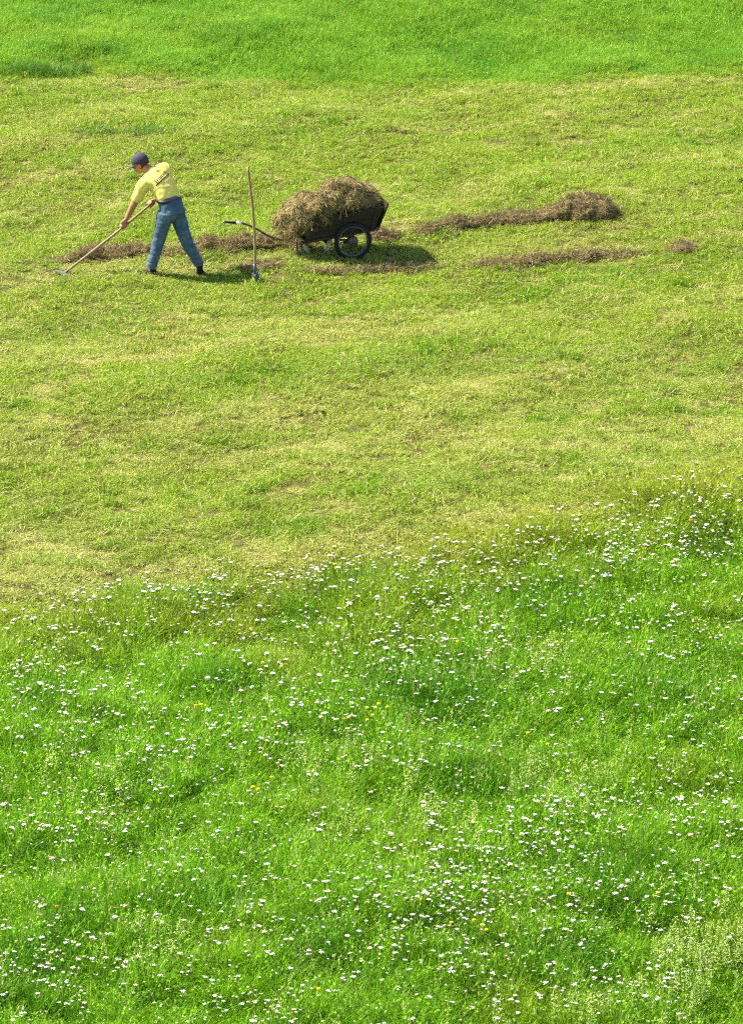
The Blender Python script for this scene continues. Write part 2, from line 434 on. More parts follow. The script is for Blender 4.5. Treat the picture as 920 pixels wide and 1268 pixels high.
scatter('field_grass', np.stack([x, y, terrain(x, y)-.01], 1), RNG.integers(0, NF, n), RNG.uniform(0, 6.28, n),
        np.stack([np.full(n, 1.05), np.full(n, 1.05), s], 1), c_far, 'lush green grass of the unmown field behind the mown strip', 'grass', dry, lush)

# ------------------------------------------------------------------ grass tufts standing out of the mown strip
def grass_tuft(px, py, w, d, h, n, label, straw=.1):
    p = at(px, py); b = Bag()
    a = RNG.uniform(0, 6.28, n); q = np.sqrt(RNG.uniform(0, 1, n))
    base = np.stack([q*np.cos(a)*w, q*np.sin(a)*d], 1)
    hh = h*(1.05 - .6*q*q)*RNG.uniform(.6, 1.1, n)
    blades(b, base, RNG.uniform(0, 6.28, n), hh, RNG.uniform(.006, .011, n), RNG.normal(.2, .2, n), RNG.uniform(.1, 1.1, n), RNG.uniform(0, .85, n), 0, 4)
    k = int(n*straw)
    if k: blades(b, base[:k]*1.05, RNG.uniform(0, 6.28, k), hh[:k]*.8, np.full(k, .006), RNG.normal(.4, .3, k), RNG.uniform(.1, 1, k), RNG.uniform(0, 1, k), 1, 3)
    o = link('grass_tuft', b.mesh('grass_tuft', (M_TUFT, M_STRAW)), [], None)
    o.location = p
    return tag(o, label, 'grass tuft', 'grass tufts left standing on the mown field')
grass_tuft(30, 92, .75, .32, .26, 1000, 'long dark green tuft at the left edge of the far field boundary', .02)
grass_tuft(96, 90, .22, .3, .24, 280, 'short dark green tuft ending the clump on the far field boundary', .02)
grass_tuft(195, 164, .50, .22, .13, 520, 'broad dark tuft left uncut on the mown field above the raking man', .04)
grass_tuft(122, 164, .26, .3, .13, 420, 'thin tuft with dry pinkish stalks left of the broad uncut tuft', .5)

# ------------------------------------------------------------------ hay
def strands_on(bag, V, F, n, length, width, stick=.35, rng=RNG, droop=.3, along=None, m=0):
    """n dry stalks lying over the surface (V, triangle or quad F)"""
    F = np.asarray(F); A, B, C = V[F[:, 0]], V[F[:, 1]], V[F[:, 2]]
    cr = np.cross(B-A, C-A); ar = np.linalg.norm(cr, axis=1)
    fi = rng.choice(len(F), n, p=ar/ar.sum())
    r1, r2 = rng.uniform(0, 1, n), rng.uniform(0, 1, n); sw = r1 + r2 > 1; r1[sw] = 1-r1[sw]; r2[sw] = 1-r2[sw]
    P = A[fi] + (B-A)[fi]*r1[:, None] + (C-A)[fi]*r2[:, None]
    N = cr[fi]/ar[fi][:, None]
    T = rng.normal(0, 1, (n, 3))
    if along is not None: T += np.asarray(along)*rng.choice([-1, 1], n)[:, None]*.8
    T -= N*(T*N).sum(1)[:, None]; T /= np.linalg.norm(T, axis=1)[:, None]
    D = T + N*np.abs(rng.normal(0, stick, n))[:, None]; D /= np.linalg.norm(D, axis=1)[:, None]
    S = np.cross(D, N + rng.normal(0, .5, (n, 3))); S /= np.linalg.norm(S, axis=1)[:, None] + 1e-9
    L = length*rng.uniform(.35, 1.25, n); W = width*rng.uniform(.6, 1.4, n)
    segs = 4; t = np.linspace(-.5, .5, segs+1); K = rng.normal(0, .35, (n, 3))
    VV = np.zeros((n, segs+1, 2, 3))
    for j, tt in enumerate(t):
        c = P + N*.004 + D*(L*tt)[:, None] + (K - N*.25)*(L*(tt*tt))[:, None]
        c[:, 2] -= droop*L*max(tt, 0)**2
        VV[:, j, 0] = c - S*(W*.5)[:, None]; VV[:, j, 1] = c + S*(W*.5)[:, None]
    i0 = (np.arange(n)*(segs+1)*2)[:, None] + np.arange(segs)[None]*2
    Q = np.stack([i0, i0+1, i0+3, i0+2], -1).reshape(-1, 4)
    bag.add(VV.reshape(-1, 3), Q, np.repeat(rng.beta(1.6, 2.0, n), (segs+1)*2), m)

def windrow(name, spec, label, cat, group, dens=520):
    """raked ridge of hay; spec: list of (photo x, photo y of its foot line, half width, height)"""
    P = [at(a, b) for a, b, _, _ in spec]
    org = P[len(P)//2].copy()
    pts = np.array([list(p - org) for p in P]); W = np.array([s[2] for s in spec]); H = np.array([s[3] for s in spec])
    seg = np.r_[0, np.cumsum(np.linalg.norm(np.diff(pts[:, :2], axis=0), axis=1))]
    nl = max(6, int(seg[-1]/.035)); ss = np.linspace(0, seg[-1], nl)
    cx = np.interp(ss, seg, pts[:, 0]); cy = np.interp(ss, seg, pts[:, 1])
    w = np.interp(ss, seg, W); h = np.interp(ss, seg, H)
    endf = np.clip(np.minimum(ss, seg[-1]-ss)/.22, 0, 1)**.6
    sd = random.random()*50
    w = w*(.82+.42*vnoise(ss*3.1+sd, ss*0, 3))*(.25+.75*endf); h = h*(.72+.56*vnoise(ss*3.7+sd, ss*0+4, 4))*(.15+.85*endf)
    cy = cy + w.max()*.35*(vnoise(ss*1.7+sd, ss*0, 9)-.5)*1.5
    tx, ty = np.gradient(cx), np.gradient(cy); tl = np.hypot(tx, ty); nxx, nyy = -ty/tl, tx/tl
    na = 13; an = np.linspace(0, np.pi, na)
    V = np.zeros((nl, na, 3))
    for j, a in enumerate(an):
        rr = 1 + .5*(vnoise(ss*9+sd, ss*0 + j*.9, 12)-.5) + .25*(vnoise(ss*22+sd, ss*0+j*1.7, 13)-.5)
        V[:, j, 0] = cx + nxx*w*math.cos(a)*rr; V[:, j, 1] = cy + nyy*w*math.cos(a)*rr
        V[:, j, 2] = h*math.sin(a)**.8*rr
    V[:, :, 2] += terrain(V[:, :, 0]+org.x, V[:, :, 1]+org.y) - org.z
    V[:, (0, -1), 2] -= .03
    i0 = (np.arange(nl-1)[:, None]*na + np.arange(na-1)[None]).ravel()
    Q = np.stack([i0, i0+1, i0+na+1, i0+na], 1)[:, ::-1]
    Vf = V.reshape(-1, 3)
    tri = np.concatenate([Q[:, [0, 1, 2]], Q[:, [0, 2, 3]]])
    bag = Bag(); core = Vf.copy(); core[:, 2] -= .012
    bag.add(core, Q, RNG.uniform(.0, .55, len(core)), 0)
    area = np.linalg.norm(np.cross(Vf[tri[:, 1]]-Vf[tri[:, 0]], Vf[tri[:, 2]]-Vf[tri[:, 0]]), axis=1).sum()/2
    strands_on(bag, Vf, tri, int(area*dens*6.5), .14, .0042, .38, along=(1, .3, 0))
    k = int(seg[-1]*dens*.5)                                               # loose stalks around the foot of the ridge
    u = RNG.uniform(0, nl-1, k).astype(int); side = RNG.normal(0, 1.25, k)
    c = np.stack([cx[u] + nxx[u]*w[u]*side*1.15, cy[u] + nyy[u]*w[u]*side*1.15, np.zeros(k)], 1); c[:, 0] += RNG.normal(0, .09, k)
    c[:, 2] = terrain(c[:, 0]+org.x, c[:, 1]+org.y) - org.z + RNG.uniform(.02, .07, k)
    a = RNG.uniform(0, 6.28, k); uu = np.stack([np.cos(a), np.sin(a), RNG.normal(0, .25, k)], 1)*RNG.uniform(.03, .09, k)[:, None]
    ww = np.stack([-np.sin(a), np.cos(a), np.zeros(k)], 1)*.0025
    bag.add(np.stack([c-uu-ww, c-uu+ww, c+uu+ww, c+uu-ww], 1).reshape(-1, 3), np.arange(4*k).reshape(-1, 4), np.repeat(RNG.uniform(0, 1, k), 4), 0)
    o = link(name, bag.mesh(name, (M_ROW,)), [], None); o.location = org
    return tag(o, label, cat, group)

G_ROW = 'rows and heaps of raked hay on the mown field'
windrow('hay_windrow', [(62, 325, .08, .02), (88, 324, .12, .05), (112, 322, .20, .13), (140, 319, .23, .15), (165, 316, .20, .14), (192, 317, .14, .08), (215, 317, .13, .05), (238, 311, .14, .10), (262, 308, .17, .12), (300, 306, .20, .13), (350, 305, .20, .13), (398, 303, .18, .11)],
        'long brown hay row running behind the raking man to the cart', 'hay row', G_ROW)
windrow('hay_windrow', [(452, 298, .15, .11), (475, 295, .20, .13), (500, 291, .13, .07)],
        'short brown hay row piece just right of the cart wheel', 'hay row', G_ROW)
windrow('hay_windrow', [(510, 288, .08, .05), (535, 284, .13, .09), (565, 279, .17, .11), (592, 277, .14, .09), (610, 276, .18, .12), (640, 274, .20, .14), (662, 273, .17, .12), (685, 271, .20, .17), (703, 269, .25, .26), (722, 268, .24, .25), (742, 267, .22, .21), (758, 266, .22, .23), (768, 265, .14, .10)],
        'long brown hay row rising into a tall rounded ridge at the right of the cart', 'hay row', G_ROW)
windrow('hay_windrow', [(372, 338, .06, .045), (410, 338, .07, .05), (450, 337, .075, .055), (500, 335, .085, .065), (545, 331, .07, .05)],
        'thin flat hay row on the grass in front of the cart', 'hay row', G_ROW, 420)
windrow('hay_windrow', [(582, 328, .09, .06), (620, 328, .12, .07), (660, 327, .14, .09), (690, 322, .11, .065), (725, 319, .15, .10), (752, 318, .12, .075), (775, 316, .10, .055), (800, 314, .07, .04)],
        'thin hay row right of the cart shadow, below the tall ridge', 'hay row', G_ROW, 460)
windrow('hay_heap', [(826, 312, .12, .05), (840, 311, .20, .09), (852, 310, .20, .08), (866, 309, .10, .04)],
        'small separate hay heap farthest to the right on the mown field', 'hay heap', G_ROW)
windrow('hay_heap', [(292, 333, .12, .05), (318, 332, .22, .075), (350, 331, .18, .07)],
        'flat scattered hay heap on the grass beside the upright fork', 'hay heap', G_ROW, 420)
def dirt_clod(px, py, r, label):
    bm = bmesh.new(); bmesh.ops.create_icosphere(bm, subdivisions=3, radius=1)
    for v in bm.verts:
        k = 1 + .45*mnoise.noise(v.co*1.9 + Vector((px, 0, 0))) + .2*mnoise.noise(v.co*5)
        v.co = Vector((v.co.x*r*1.3*k, v.co.y*r*k, max(v.co.z, -.3)*r*.8*k))
    o = bm_obj('dirt_clod', bm, M_DIRT); o.location = at(px, py, r*.2)
    return tag(o, label, 'dirt clod')
M_DIRT = solid('dirt', (.045, .026, .015), .95, .1, var=(.09, .06, .035), var_scale=30, bump=.6)
dirt_clod(396, 512, .050, 'small dark brown clod of earth on the mown grass')

# ------------------------------------------------------------------ solids by sweeping
def frame_axes(d, lat):
    d = d.normalized(); l = lat - d*lat.dot(d)
    if l.length < 1e-5: l = Vector((0, 0, 1)).cross(d)
    l.normalize(); return l, d.cross(l)

def sweep(bm, pts, radii, lat=None, n=14, caps=True):
    """closed tube through pts; radii: number or (lateral, other); lat: vector (or one per point) of the lateral axis"""
    pts = [Vector(p) for p in pts]; rings = []
    for i, p in enumerate(pts):
        d = pts[min(i+1, len(pts)-1)] - pts[max(i-1, 0)]
        l = lat[i] if isinstance(lat, list) else lat
        if l is None: l = Vector((.3, 1, .2)) if abs(d.normalized().dot(Vector((.3, 1, .2)).normalized())) < .9 else Vector((1, 0, 0))
        a, b = frame_axes(d, Vector(l))
        r = radii[i] if isinstance(radii, list) else radii
        ra, rb = (r if isinstance(r, tuple) else (r, r))
        rings.append([bm.verts.new(p + a*ra*math.cos(2*math.pi*k/n) + b*rb*math.sin(2*math.pi*k/n)) for k in range(n)])
    for A, B in zip(rings, rings[1:]):
        for k in range(n): bm.faces.new((A[k], A[(k+1) % n], B[(k+1) % n], B[k]))
    if caps: bm.faces.new(rings[0][::-1]); bm.faces.new(rings[-1])

def smooth_path(pts, m=6):
    """Catmull-Rom through pts"""
    P = [Vector(p) for p in pts]; P = [P[0]*2-P[1]] + P + [P[-1]*2-P[-2]]; out = []
    for i in range(1, len(P)-2):
        for k in range(m):
            t = k/m
            out.append(.5*((2*P[i]) + (P[i+1]-P[i-1])*t + (2*P[i-1]-5*P[i]+4*P[i+1]-P[i+2])*t*t + (3*P[i]-3*P[i+1]+P[i+2]-P[i-1])*t**3))
    return out + [P[-2]]

def ball(bm, c, r, rot=None, u=16, v=12):
    r = (r, r, r) if isinstance(r, (int, float)) else r
    mat = Matrix.Translation(Vector(c)) @ (rot.to_4x4() if rot else Matrix.Identity(4)) @ Matrix.Diagonal((*r, 1))
    bmesh.ops.create_uvsphere(bm, u_segments=u, v_segments=v, radius=1, matrix=mat)

def box(bm, c, size, rot=None, bevel=0.0):
    mat = Matrix.Translation(Vector(c)) @ (rot.to_4x4() if rot else Matrix.Identity(4)) @ Matrix.Diagonal((*size, 1))
    r = bmesh.ops.create_cube(bm, size=1, matrix=mat)
    if bevel:
        es = list({e for v in r['verts'] for e in v.link_edges})
        bmesh.ops.bevel(bm, geom=es, offset=bevel, segments=2, affect='EDGES', profile=.6)

def remeshed(bm, voxel, smooth=4, wrinkle=None):
    """one continuous skin round everything in bm"""
    me = bpy.data.meshes.new('raw'); bmesh.ops.recalc_face_normals(bm, faces=bm.faces[:]); bm.to_mesh(me); bm.free()
    ob = bpy.data.objects.new('raw', me); COL.objects.link(ob)
    m = ob.modifiers.new('r', 'REMESH'); m.mode = 'VOXEL'; m.voxel_size = voxel
    if smooth:
        s = ob.modifiers.new('s', 'SMOOTH'); s.iterations = smooth; s.factor = .5
    dg = bpy.context.evaluated_depsgraph_get(); dg.update()
    out = bpy.data.meshes.new_from_object(ob.evaluated_get(dg))
    bpy.data.objects.remove(ob); bpy.data.meshes.remove(me)
    if wrinkle:
        nr = [v.normal.copy() for v in out.vertices]
        for v, nn in zip(out.vertices, nr): v.co += nn*wrinkle(v.co)
        out.update()
    return out

# ------------------------------------------------------------------ the raking man
M_SKIN = solid('skin', (.36, .165, .09), .55, .35, var=(.30, .115, .06), var_scale=14, var_amt=.5)
M_SHIRT = solid('shirt_cotton', (.80, .67, .15), .85, .15, var=(.74, .59, .11), var_scale=9, var_amt=.4, bump=.15, bump_scale=120, transl=.15)
M_JEANS = solid('jeans_denim', (.034, .074, .112), .8, .2, var=(.12, .18, .23), var_scale=12, var_amt=.5, bump=.25, bump_scale=150)
M_BELT = solid('belt_leather', (.03, .014, .008), .5, .4)
M_SHOE = solid('shoe_leather', (.008, .008, .010), .75, .15, var=(.02, .02, .022), var_scale=25)
M_SOLE = solid('shoe_sole', (.018, .018, .02), .9, .1)
M_CAP = solid('cap_cloth', (.026, .023, .036), .8, .35, var=(.05, .045, .065), var_scale=22, bump=.2, bump_scale=200)
M_HAIR = solid('hair', (.022, .013, .009), .6, .35, bump=.5, bump_scale=180, stretch=(1, 1, .2))
M_PRINT = solid('print_ink', (.05, .055, .045), .8, .1)
M_EYE = solid('eye', (.35, .32, .30), .3, .5)
M_WOOD = solid('ash_wood', (.25, .165, .07), .6, .3, var=(.22, .14, .06), var_scale=30, stretch=(6, 6, .6))
M_WOODGREY = solid('worn_wood', (.25, .175, .09), .65, .3, var=(.24, .19, .12), var_scale=25, stretch=(1, 6, 6))

man = empty('person', at(215, 342))
tag(man, 'man in yellow t-shirt, blue jeans and dark cap, bending forward and raking', 'person')
V3 = lambda *a: Vector(a)
Fd = V3(-.78, .62, 0).normalized()                # where his chest points
Lt = V3(-.62, -.78, 0).normalized()               # towards his left
hipC = V3(-.025, .05, .86); waist = V3(-.045, .075, .965); chest = V3(-.165, .17, 1.155); neckB = V3(-.255, .225, 1.275)
shL = V3(-.345, .075, 1.165); shR = V3(-.115, .36, 1.285)
elL = V3(-.478, .085, .905); wrL = V3(-.572, .125, .700)
elR = V3(-.06, .47, 1.03); wrR = V3(-.205, .285, .905)
rk0 = V3(-1.345, -.02, .045); rk1 = V3(-.215, .225, .915)          # rake handle, head end and top end
rd = (rk1 - rk0).normalized()
def rake_pt(x): return rk0 + (rk1-rk0)*((x - rk0.x)/(rk1.x - rk0.x))
gL, gR = rake_pt(-.615), rake_pt(-.270)
ftL = V3(-.275, -.02, .07); ftR = V3(.325, .10, .085)
knL = V3(-.175, .01, .46); knR = V3(.155, .045, .47)
hpL = hipC + Lt*.085 + V3(0, 0, -.02); hpR = hipC - Lt*.085 + V3(0, 0, -.02)

headC = V3(-.405, .275, 1.375)
hf = V3(-.90, .20, -.40).normalized()             # where he looks
hs = V3(0, 0, 1).cross(hf).normalized()           # towards his own left... lateral axis of the head
hu = hf.cross(hs).normalized()
if hu.z < 0: hu = -hu
HR = Matrix((hf, hs, hu)).transposed()            # columns: forward, side, up
def H(a, b, c): return headC + hf*a + hs*b + hu*c

def hand(bm, wrist, grip, axis_, out_dir, flip=1):
    """palm beside the handle, four fingers curling round it, thumb closing from the other side"""
    a = axis_.normalized(); to = (grip - wrist).normalized()
    o = out_dir - a*out_dir.dot(a); o.normalize(); s = a.cross(o)*flip
    pc = grip + o*.030
    sweep(bm, [wrist, wrist.lerp(pc, .5), pc], [(.030, .022), (.036, .021), (.040, .018)], a, 12)
    ball(bm, pc, (.042, .016, .036), Matrix((a, o, a.cross(o))).transposed())
    for k in range(4):
        c = grip + a*(.034 - .0225*k); L = (.9, 1.0, .95, .8)[k]; rr = (.0088, .0092, .0088, .0080)[k]
        pts = [c + o*.030 + s*.018, c + o*.020*L + s*.030*L, c - o*.006 + s*.033*L, c - o*.026*L + s*.018, c - o*.024*L - s*.006*L]
        sweep(bm, smooth_path(pts, 3), rr, a, 8)
    t0 = grip + a*.030 + o*.026 - s*.012
    pts = [t0, t0 + a*.012 - s*.018 - o*.012, grip + a*.050 - s*.024 - o*.012, grip + a*.055 - s*.010 - o*.026]
    sweep(bm, smooth_path(pts, 3), .0105, a, 8)

bm = bmesh.new()
ball(bm, H(-.012, 0, .012), (.098, .076, .105), HR, 24, 18)                 # skull
ball(bm, H(.028, 0, -.055), (.062, .056, .068), HR)                         # face and jaw
ball(bm, H(.060, 0, -.102), (.022, .026, .018), HR)                         # chin
sweep(bm, [H(.080, 0, .010), H(.104, 0, -.030), H(.086, 0, -.045)], [(.010, .010), (.015, .014), (.017, .008)], hs, 10)   # nose
sweep(bm, [H(.078, -.038, .022), H(.090, 0, .020), H(.078, .038, .022)], .009, hu, 8)          # brow
sweep(bm, [H(.076, -.022, -.073), H(.090, 0, -.070), H(.076, .022, -.073)], .006, hu, 8)       # lips
sweep(bm, [H(.074, -.020, -.084), H(.086, 0, -.083), H(.074, .020, -.084)], .0065, hu, 8)
for sg in (-1, 1):
    ball(bm, H(-.005, sg*.078, -.020), (.020, .010, .032), HR)             # ears
    ball(bm, H(.045, sg*.046, -.030), (.026, .018, .024), HR)              # cheeks
sweep(bm, [neckB - V3(-.03, .02, .06), neckB, H(-.035, 0, -.06), H(-.02, 0, -.02)], [.075, .062, .056, .055], Lt, 16)
sweep(bm, [hipC, waist, chest, neckB], [(.12, .08), (.115, .075), (.125, .075), (.07, .05)], Lt, 18)
sweep(bm, [shL, chest.lerp(neckB, .5), shR], [.045, .050, .045], V3(0, 0, 1), 14)
for sh, el, wr in ((shL, elL, wrL), (shR, elR, wrR)):
    sweep(bm, smooth_path([sh, sh.lerp(el, .45) , el, el.lerp(wr, .35), wr], 4),
          [.054 + (.046-.054)*i/8 if i <= 8 else .046 - .017*(i-8)/8 + .004*math.sin((i-8)/8*math.pi) for i in range(17)], Lt, 14)
hand(bm, wrL, gL, rd, V3(-.3, -.5, .75))
hand(bm, wrR, gR, -rd, V3(.5, -.1, .85), -1)
for hp, kn, ft in ((hpL, knL, ftL), (hpR, knR, ftR)):
    sweep(bm, [hp, kn, ft], [.07, .05, .036], Lt, 12)
for ft, d in ((ftL, V3(-.9, .35, 0)), (ftR, V3(-.2, .95, 0))):
    sweep(bm, [ft, ft + d.normalized()*.12 - V3(0, 0, .035)], [.034, .024], V3(0, 0, 1), 10)
link('body', remeshed(bm, .0045, 3), M_SKIN, man)
for sg in (-1, 1):
    bm = bmesh.new(); ball(bm, H(.081, sg*.030, -.003), (.008, .011, .007), HR); bm_obj('eye', bm, M_EYE, man)

# t-shirt
def shirt_fold(p):
    q = p - waist; ax = (neckB - waist).normalized(); hgt = q.dot(ax)
    f = .006*mnoise.noise(V3(p.x*9, p.y*9, p.z*5)) + .004*mnoise.noise(V3(p.x*22 + p.z*8, p.y*22, p.z*14))
    return f + .005*math.sin(hgt*55 + 6*mnoise.noise(p*6))*max(0, 1 - hgt/.22)
bm = bmesh.new()
up = (neckB - waist).normalized()
sweep(bm, smooth_path([hipC + V3(-.005, .005, .075), waist, waist.lerp(chest, .5) + V3(.012, -.006, 0), chest + V3(.012, -.006, 0), chest.lerp(neckB, .62), neckB + up*.01], 4),
      [(.150, .108), (.153, .111), (.157, .114), (.162, .118), (.168, .122), (.177, .126), (.179, .125), (.182, .125), (.184, .124), (.187, .124), (.190, .124), (.192, .123), (.192, .122), (.186, .118), (.174, .112), (.160, .106), (.140, .100), (.118, .088), (.098, .078), (.082, .070), (.072, .066)], Lt, 28)
for sh, el, k in ((shL, elL, .86), (shR, elR, .75)):
    e = sh.lerp(el, k); i = chest.lerp(neckB, .35).lerp(sh, .45)
    sweep(bm, smooth_path([i, sh, sh.lerp(e, .5), e], 4), [.088, .088, .088, .087, .084, .082, .080, .078, .076, .074, .073, .072, .072], Lt, 18)
for sh in (shL, shR):
    sweep(bm, [neckB - up*.015 - Fd*.035, (neckB - Fd*.035).lerp(sh, .5) - up*.005, sh - Fd*.01], [(.062, .056), (.080, .074), (.080, .076)], up, 18)
sweep(bm, [shL - Fd*.035 - up*.03, chest.lerp(neckB, .55) - Fd*.045, shR - Fd*.035 - up*.03], [(.075, .07), (.10, .08), (.075, .07)], up, 18)
cdir = (H(-.035, 0, -.06) - neckB)
sweep(bm, [neckB - Fd*.045 - up*.04, neckB - Fd*.012, neckB + cdir*.28], [(.098, .085), (.082, .074), (.070, .066)], Lt, 20)
shirt_me = remeshed(bm, .007, 34, shirt_fold)
shirt = link('t_shirt', shirt_me, M_SHIRT, man)

# printed lettering across the back of the t-shirt (illegible at this distance: small script over a bold line)
bvh = BVHTree.FromPolygons([v.co.copy() for v in shirt_me.vertices], [tuple(p.vertices) for p in shirt_me.polygons])
bc = chest.lerp(neckB, .12); e1 = (-Lt).lerp(V3(.0, 0, 1), .30).normalized(); back = -Fd
e2 = (up - e1*up.dot(e1)).normalized(); back = e1.cross(e2).normalized()
if back.dot(-Fd) < 0: back = -back
def on_back(u, v):
    o = bc + e1*u + e2*v + back*.5
    hit, nrm, _, _ = bvh.ray_cast(o, -back)
    return (hit + nrm*.003) if hit else None
def ink(bm, path, w):
    prev = None
    for (u0, v0), (u1, v1) in zip(path, path[1:]):
        n = max(2, int(math.hypot(u1-u0, v1-v0)/.006)); dx, dy = u1-u0, v1-v0; l = math.hypot(dx, dy); px_, py_ = -dy/l*w/2, dx/l*w/2
        ra = []
        for i in range(n+1):
            u, v = u0+dx*i/n, v0+dy*i/n
            a, b = on_back(u+px_, v+py_), on_back(u-px_, v-py_)
            ra.append((bm.verts.new(a), bm.verts.new(b)) if a and b else None)
        for A, B in zip(ra, ra[1:]):
            if A and B: bm.faces.new((A[0], A[1], B[1], B[0]))
bm = bmesh.new()
ink(bm, [(-.150, -.026), (.135, -.026)], .017)
sc = []
for i in range(70):
    t = i/69; sc.append((-.13 + .235*t + .010*math.sin(t*60), .012 + .020*math.cos(t*60)*(1.5 if t < .12 else .75) ))
ink(bm, sc, .005)
ink(bm, [(.03, -.050), (.115, -.050)], .005)
bm_obj('shirt_print', bm, M_PRINT, shirt)

# jeans
def jean_fold(p):
    low = max(0, 1 - abs(p.z - .20)/.22); kn = max(0, 1 - abs(p.z-.5)/.12); crotch = max(0, 1 - abs(p.z - .74)/.12)
    f = .006*mnoise.noise(V3(p.x*8, p.y*8, p.z*5)) + .005*mnoise.noise(V3(p.x*18, p.y*18, p.z*20))
    return f + (.015*low + .011*kn + .009*crotch)*mnoise.noise(V3(p.x*7 + p.z*14, p.y*9, p.z*36))
bm = bmesh.new()
sweep(bm, [waist + V3(0, 0, -.016), hipC + V3(.005, -.005, .04), hipC + V3(.012, -.01, -.04), hipC + V3(.01, -.005, -.10)], [(.168, .127), (.170, .131), (.174, .140), (.150, .115)], Lt, 24)
ball(bm, hipC - Fd*.055 + Lt*.07 + V3(0, 0, -.045), (.095, .095, .10)); ball(bm, hipC - Fd*.055 - Lt*.07 + V3(0, 0, -.045), (.095, .095, .10))
for hp, kn, ft in ((hpL, knL, ftL), (hpR, knR, ftR)):
    pts = smooth_path([hp + V3(0, 0, -.02), hp.lerp(kn, .45), kn, kn.lerp(ft, .45), ft + V3(0, 0, .035)], 4)
    sweep(bm, pts, [.108, .108, .106, .103, .098, .092, .087, .082, .079, .076, .074, .073, .071, .069, .066, .063, .061], Lt, 18)
link('jeans', remeshed(bm, .007, 4, jean_fold), M_JEANS, man)
bm = bmesh.new()
sweep(bm, [waist + V3(.004, -.003, -.018), waist + V3(.001, -.001, .020)], [(.181, .140), (.178, .137)], Lt, 32)
bm_obj('belt', bm, M_BELT, man)

# shoes
def shoe(ft, d, pitch, name='shoe'):
    d = d.normalized(); side = V3(0, 0, 1).cross(d); q = Matrix.Rotation(pitch, 3, side)
    f, u = q @ d, q @ V3(0, 0, 1)
    heel = ft - d*.055 + V3(0, 0, -.015)
    P = lambda a, h: heel + f*a + u*h
    bm = bmesh.new()
    sweep(bm, smooth_path([P(-.012, .0), P(.05, .005), P(.12, -.006), P(.19, -.016), P(.245, -.022)], 3),
          [(.026, .028), (.036, .038), (.039, .042), (.040, .042), (.041, .042), (.043, .038), (.045, .034), (.047, .032), (.048, .030), (.047, .027), (.044, .024), (.036, .020), (.022, .014)], side, 16)
    sweep(bm, [P(.035, .01), P(.03, .075), P(.028, .115)], [.040, .042, .044], side, 14)
    s = link(name, remeshed(bm, .006, 3), M_SHOE, man)
    bm = bmesh.new()
    pts = smooth_path([P(-.018, -.034), P(.05, -.034), P(.12, -.040), P(.19, -.047), P(.255, -.046)], 3)
    sweep(bm, pts, [(w, .010) for w in (.026, .036, .040, .040, .040, .043, .046, .049, .050, .049, .046, .038, .022)], side, 14)
    bm_obj('sole', bm, M_SOLE, s)
shoe(ftL, V3(-.93, .25, 0), R(0))
shoe(ftR, V3(.10, .95, 0), R(24))

# cap and hair
bm = bmesh.new()
ball(bm, H(-.012, 0, .028), (.112, .090, .102), HR, 32, 20)
bmesh.ops.bisect_plane(bm, geom=bm.verts[:]+bm.edges[:]+bm.faces[:], plane_co=H(0, 0, .016), plane_no=(hu - hf*.10), clear_inner=True)
es = [e for e in bm.edges if e.is_boundary]; bmesh.ops.holes_fill(bm, edges=es)
ball(bm, H(-.012, 0, .129), (.009, .009, .006), HR, 10, 8)
cap = bm_obj('cap', bm, M_CAP, man)
bm = bmesh.new(); top, bot = [], []
NB = 14
for j in range(6):
    r = j/5
    for i in range(NB+1):
        a = -1.25 + 2.5*i/NB
        x0, y0 = .096*math.cos(a*.9) - .005, .086*math.sin(a)/math.sin(1.25)
        x_, y_ = x0 + r*.078*math.cos(a)**.6, y0*(1 - .12*r)
        z_ = .020 - .022*r - 1.4*y_*y_
        top.append(bm.verts.new(H(x_, y_, z_))); bot.append(bm.verts.new(H(x_, y_, z_-.005)))
W_ = NB+1
for j in range(5):
    for i in range(NB):
        k = j*W_+i
        bm.faces.new((top[k], top[k+1], top[k+W_+1], top[k+W_])); bm.faces.new((bot[k], bot[k+W_], bot[k+W_+1], bot[k+1]))
for i in range(NB):
    k = 5*W_+i; bm.faces.new((top[k], top[k+1], bot[k+1], bot[k]))
bm_obj('brim', bm, M_CAP, cap)
bm = bmesh.new()
ball(bm, H(-.020, 0, .004), (.101, .084, .098), HR, 32, 24)
G = bm.verts[:]+bm.edges[:]+bm.faces[:]
bmesh.ops.bisect_plane(bm, geom=G, plane_co=H(0, 0, .028), plane_no=hu, clear_outer=True)
G = bm.verts[:]+bm.edges[:]+bm.faces[:]
bmesh.ops.bisect_plane(bm, geom=G, plane_co=H(.014, 0, 0), plane_no=hf - hu*.15, clear_outer=True)
G = bm.verts[:]+bm.edges[:]+bm.faces[:]
bmesh.ops.bisect_plane(bm, geom=G, plane_co=H(-.02, 0, -.062), plane_no=-hu - hf*.35, clear_outer=True)
bmesh.ops.holes_fill(bm, edges=[e for e in bm.edges if e.is_boundary])
bm_obj('hair', bm, M_HAIR, man)

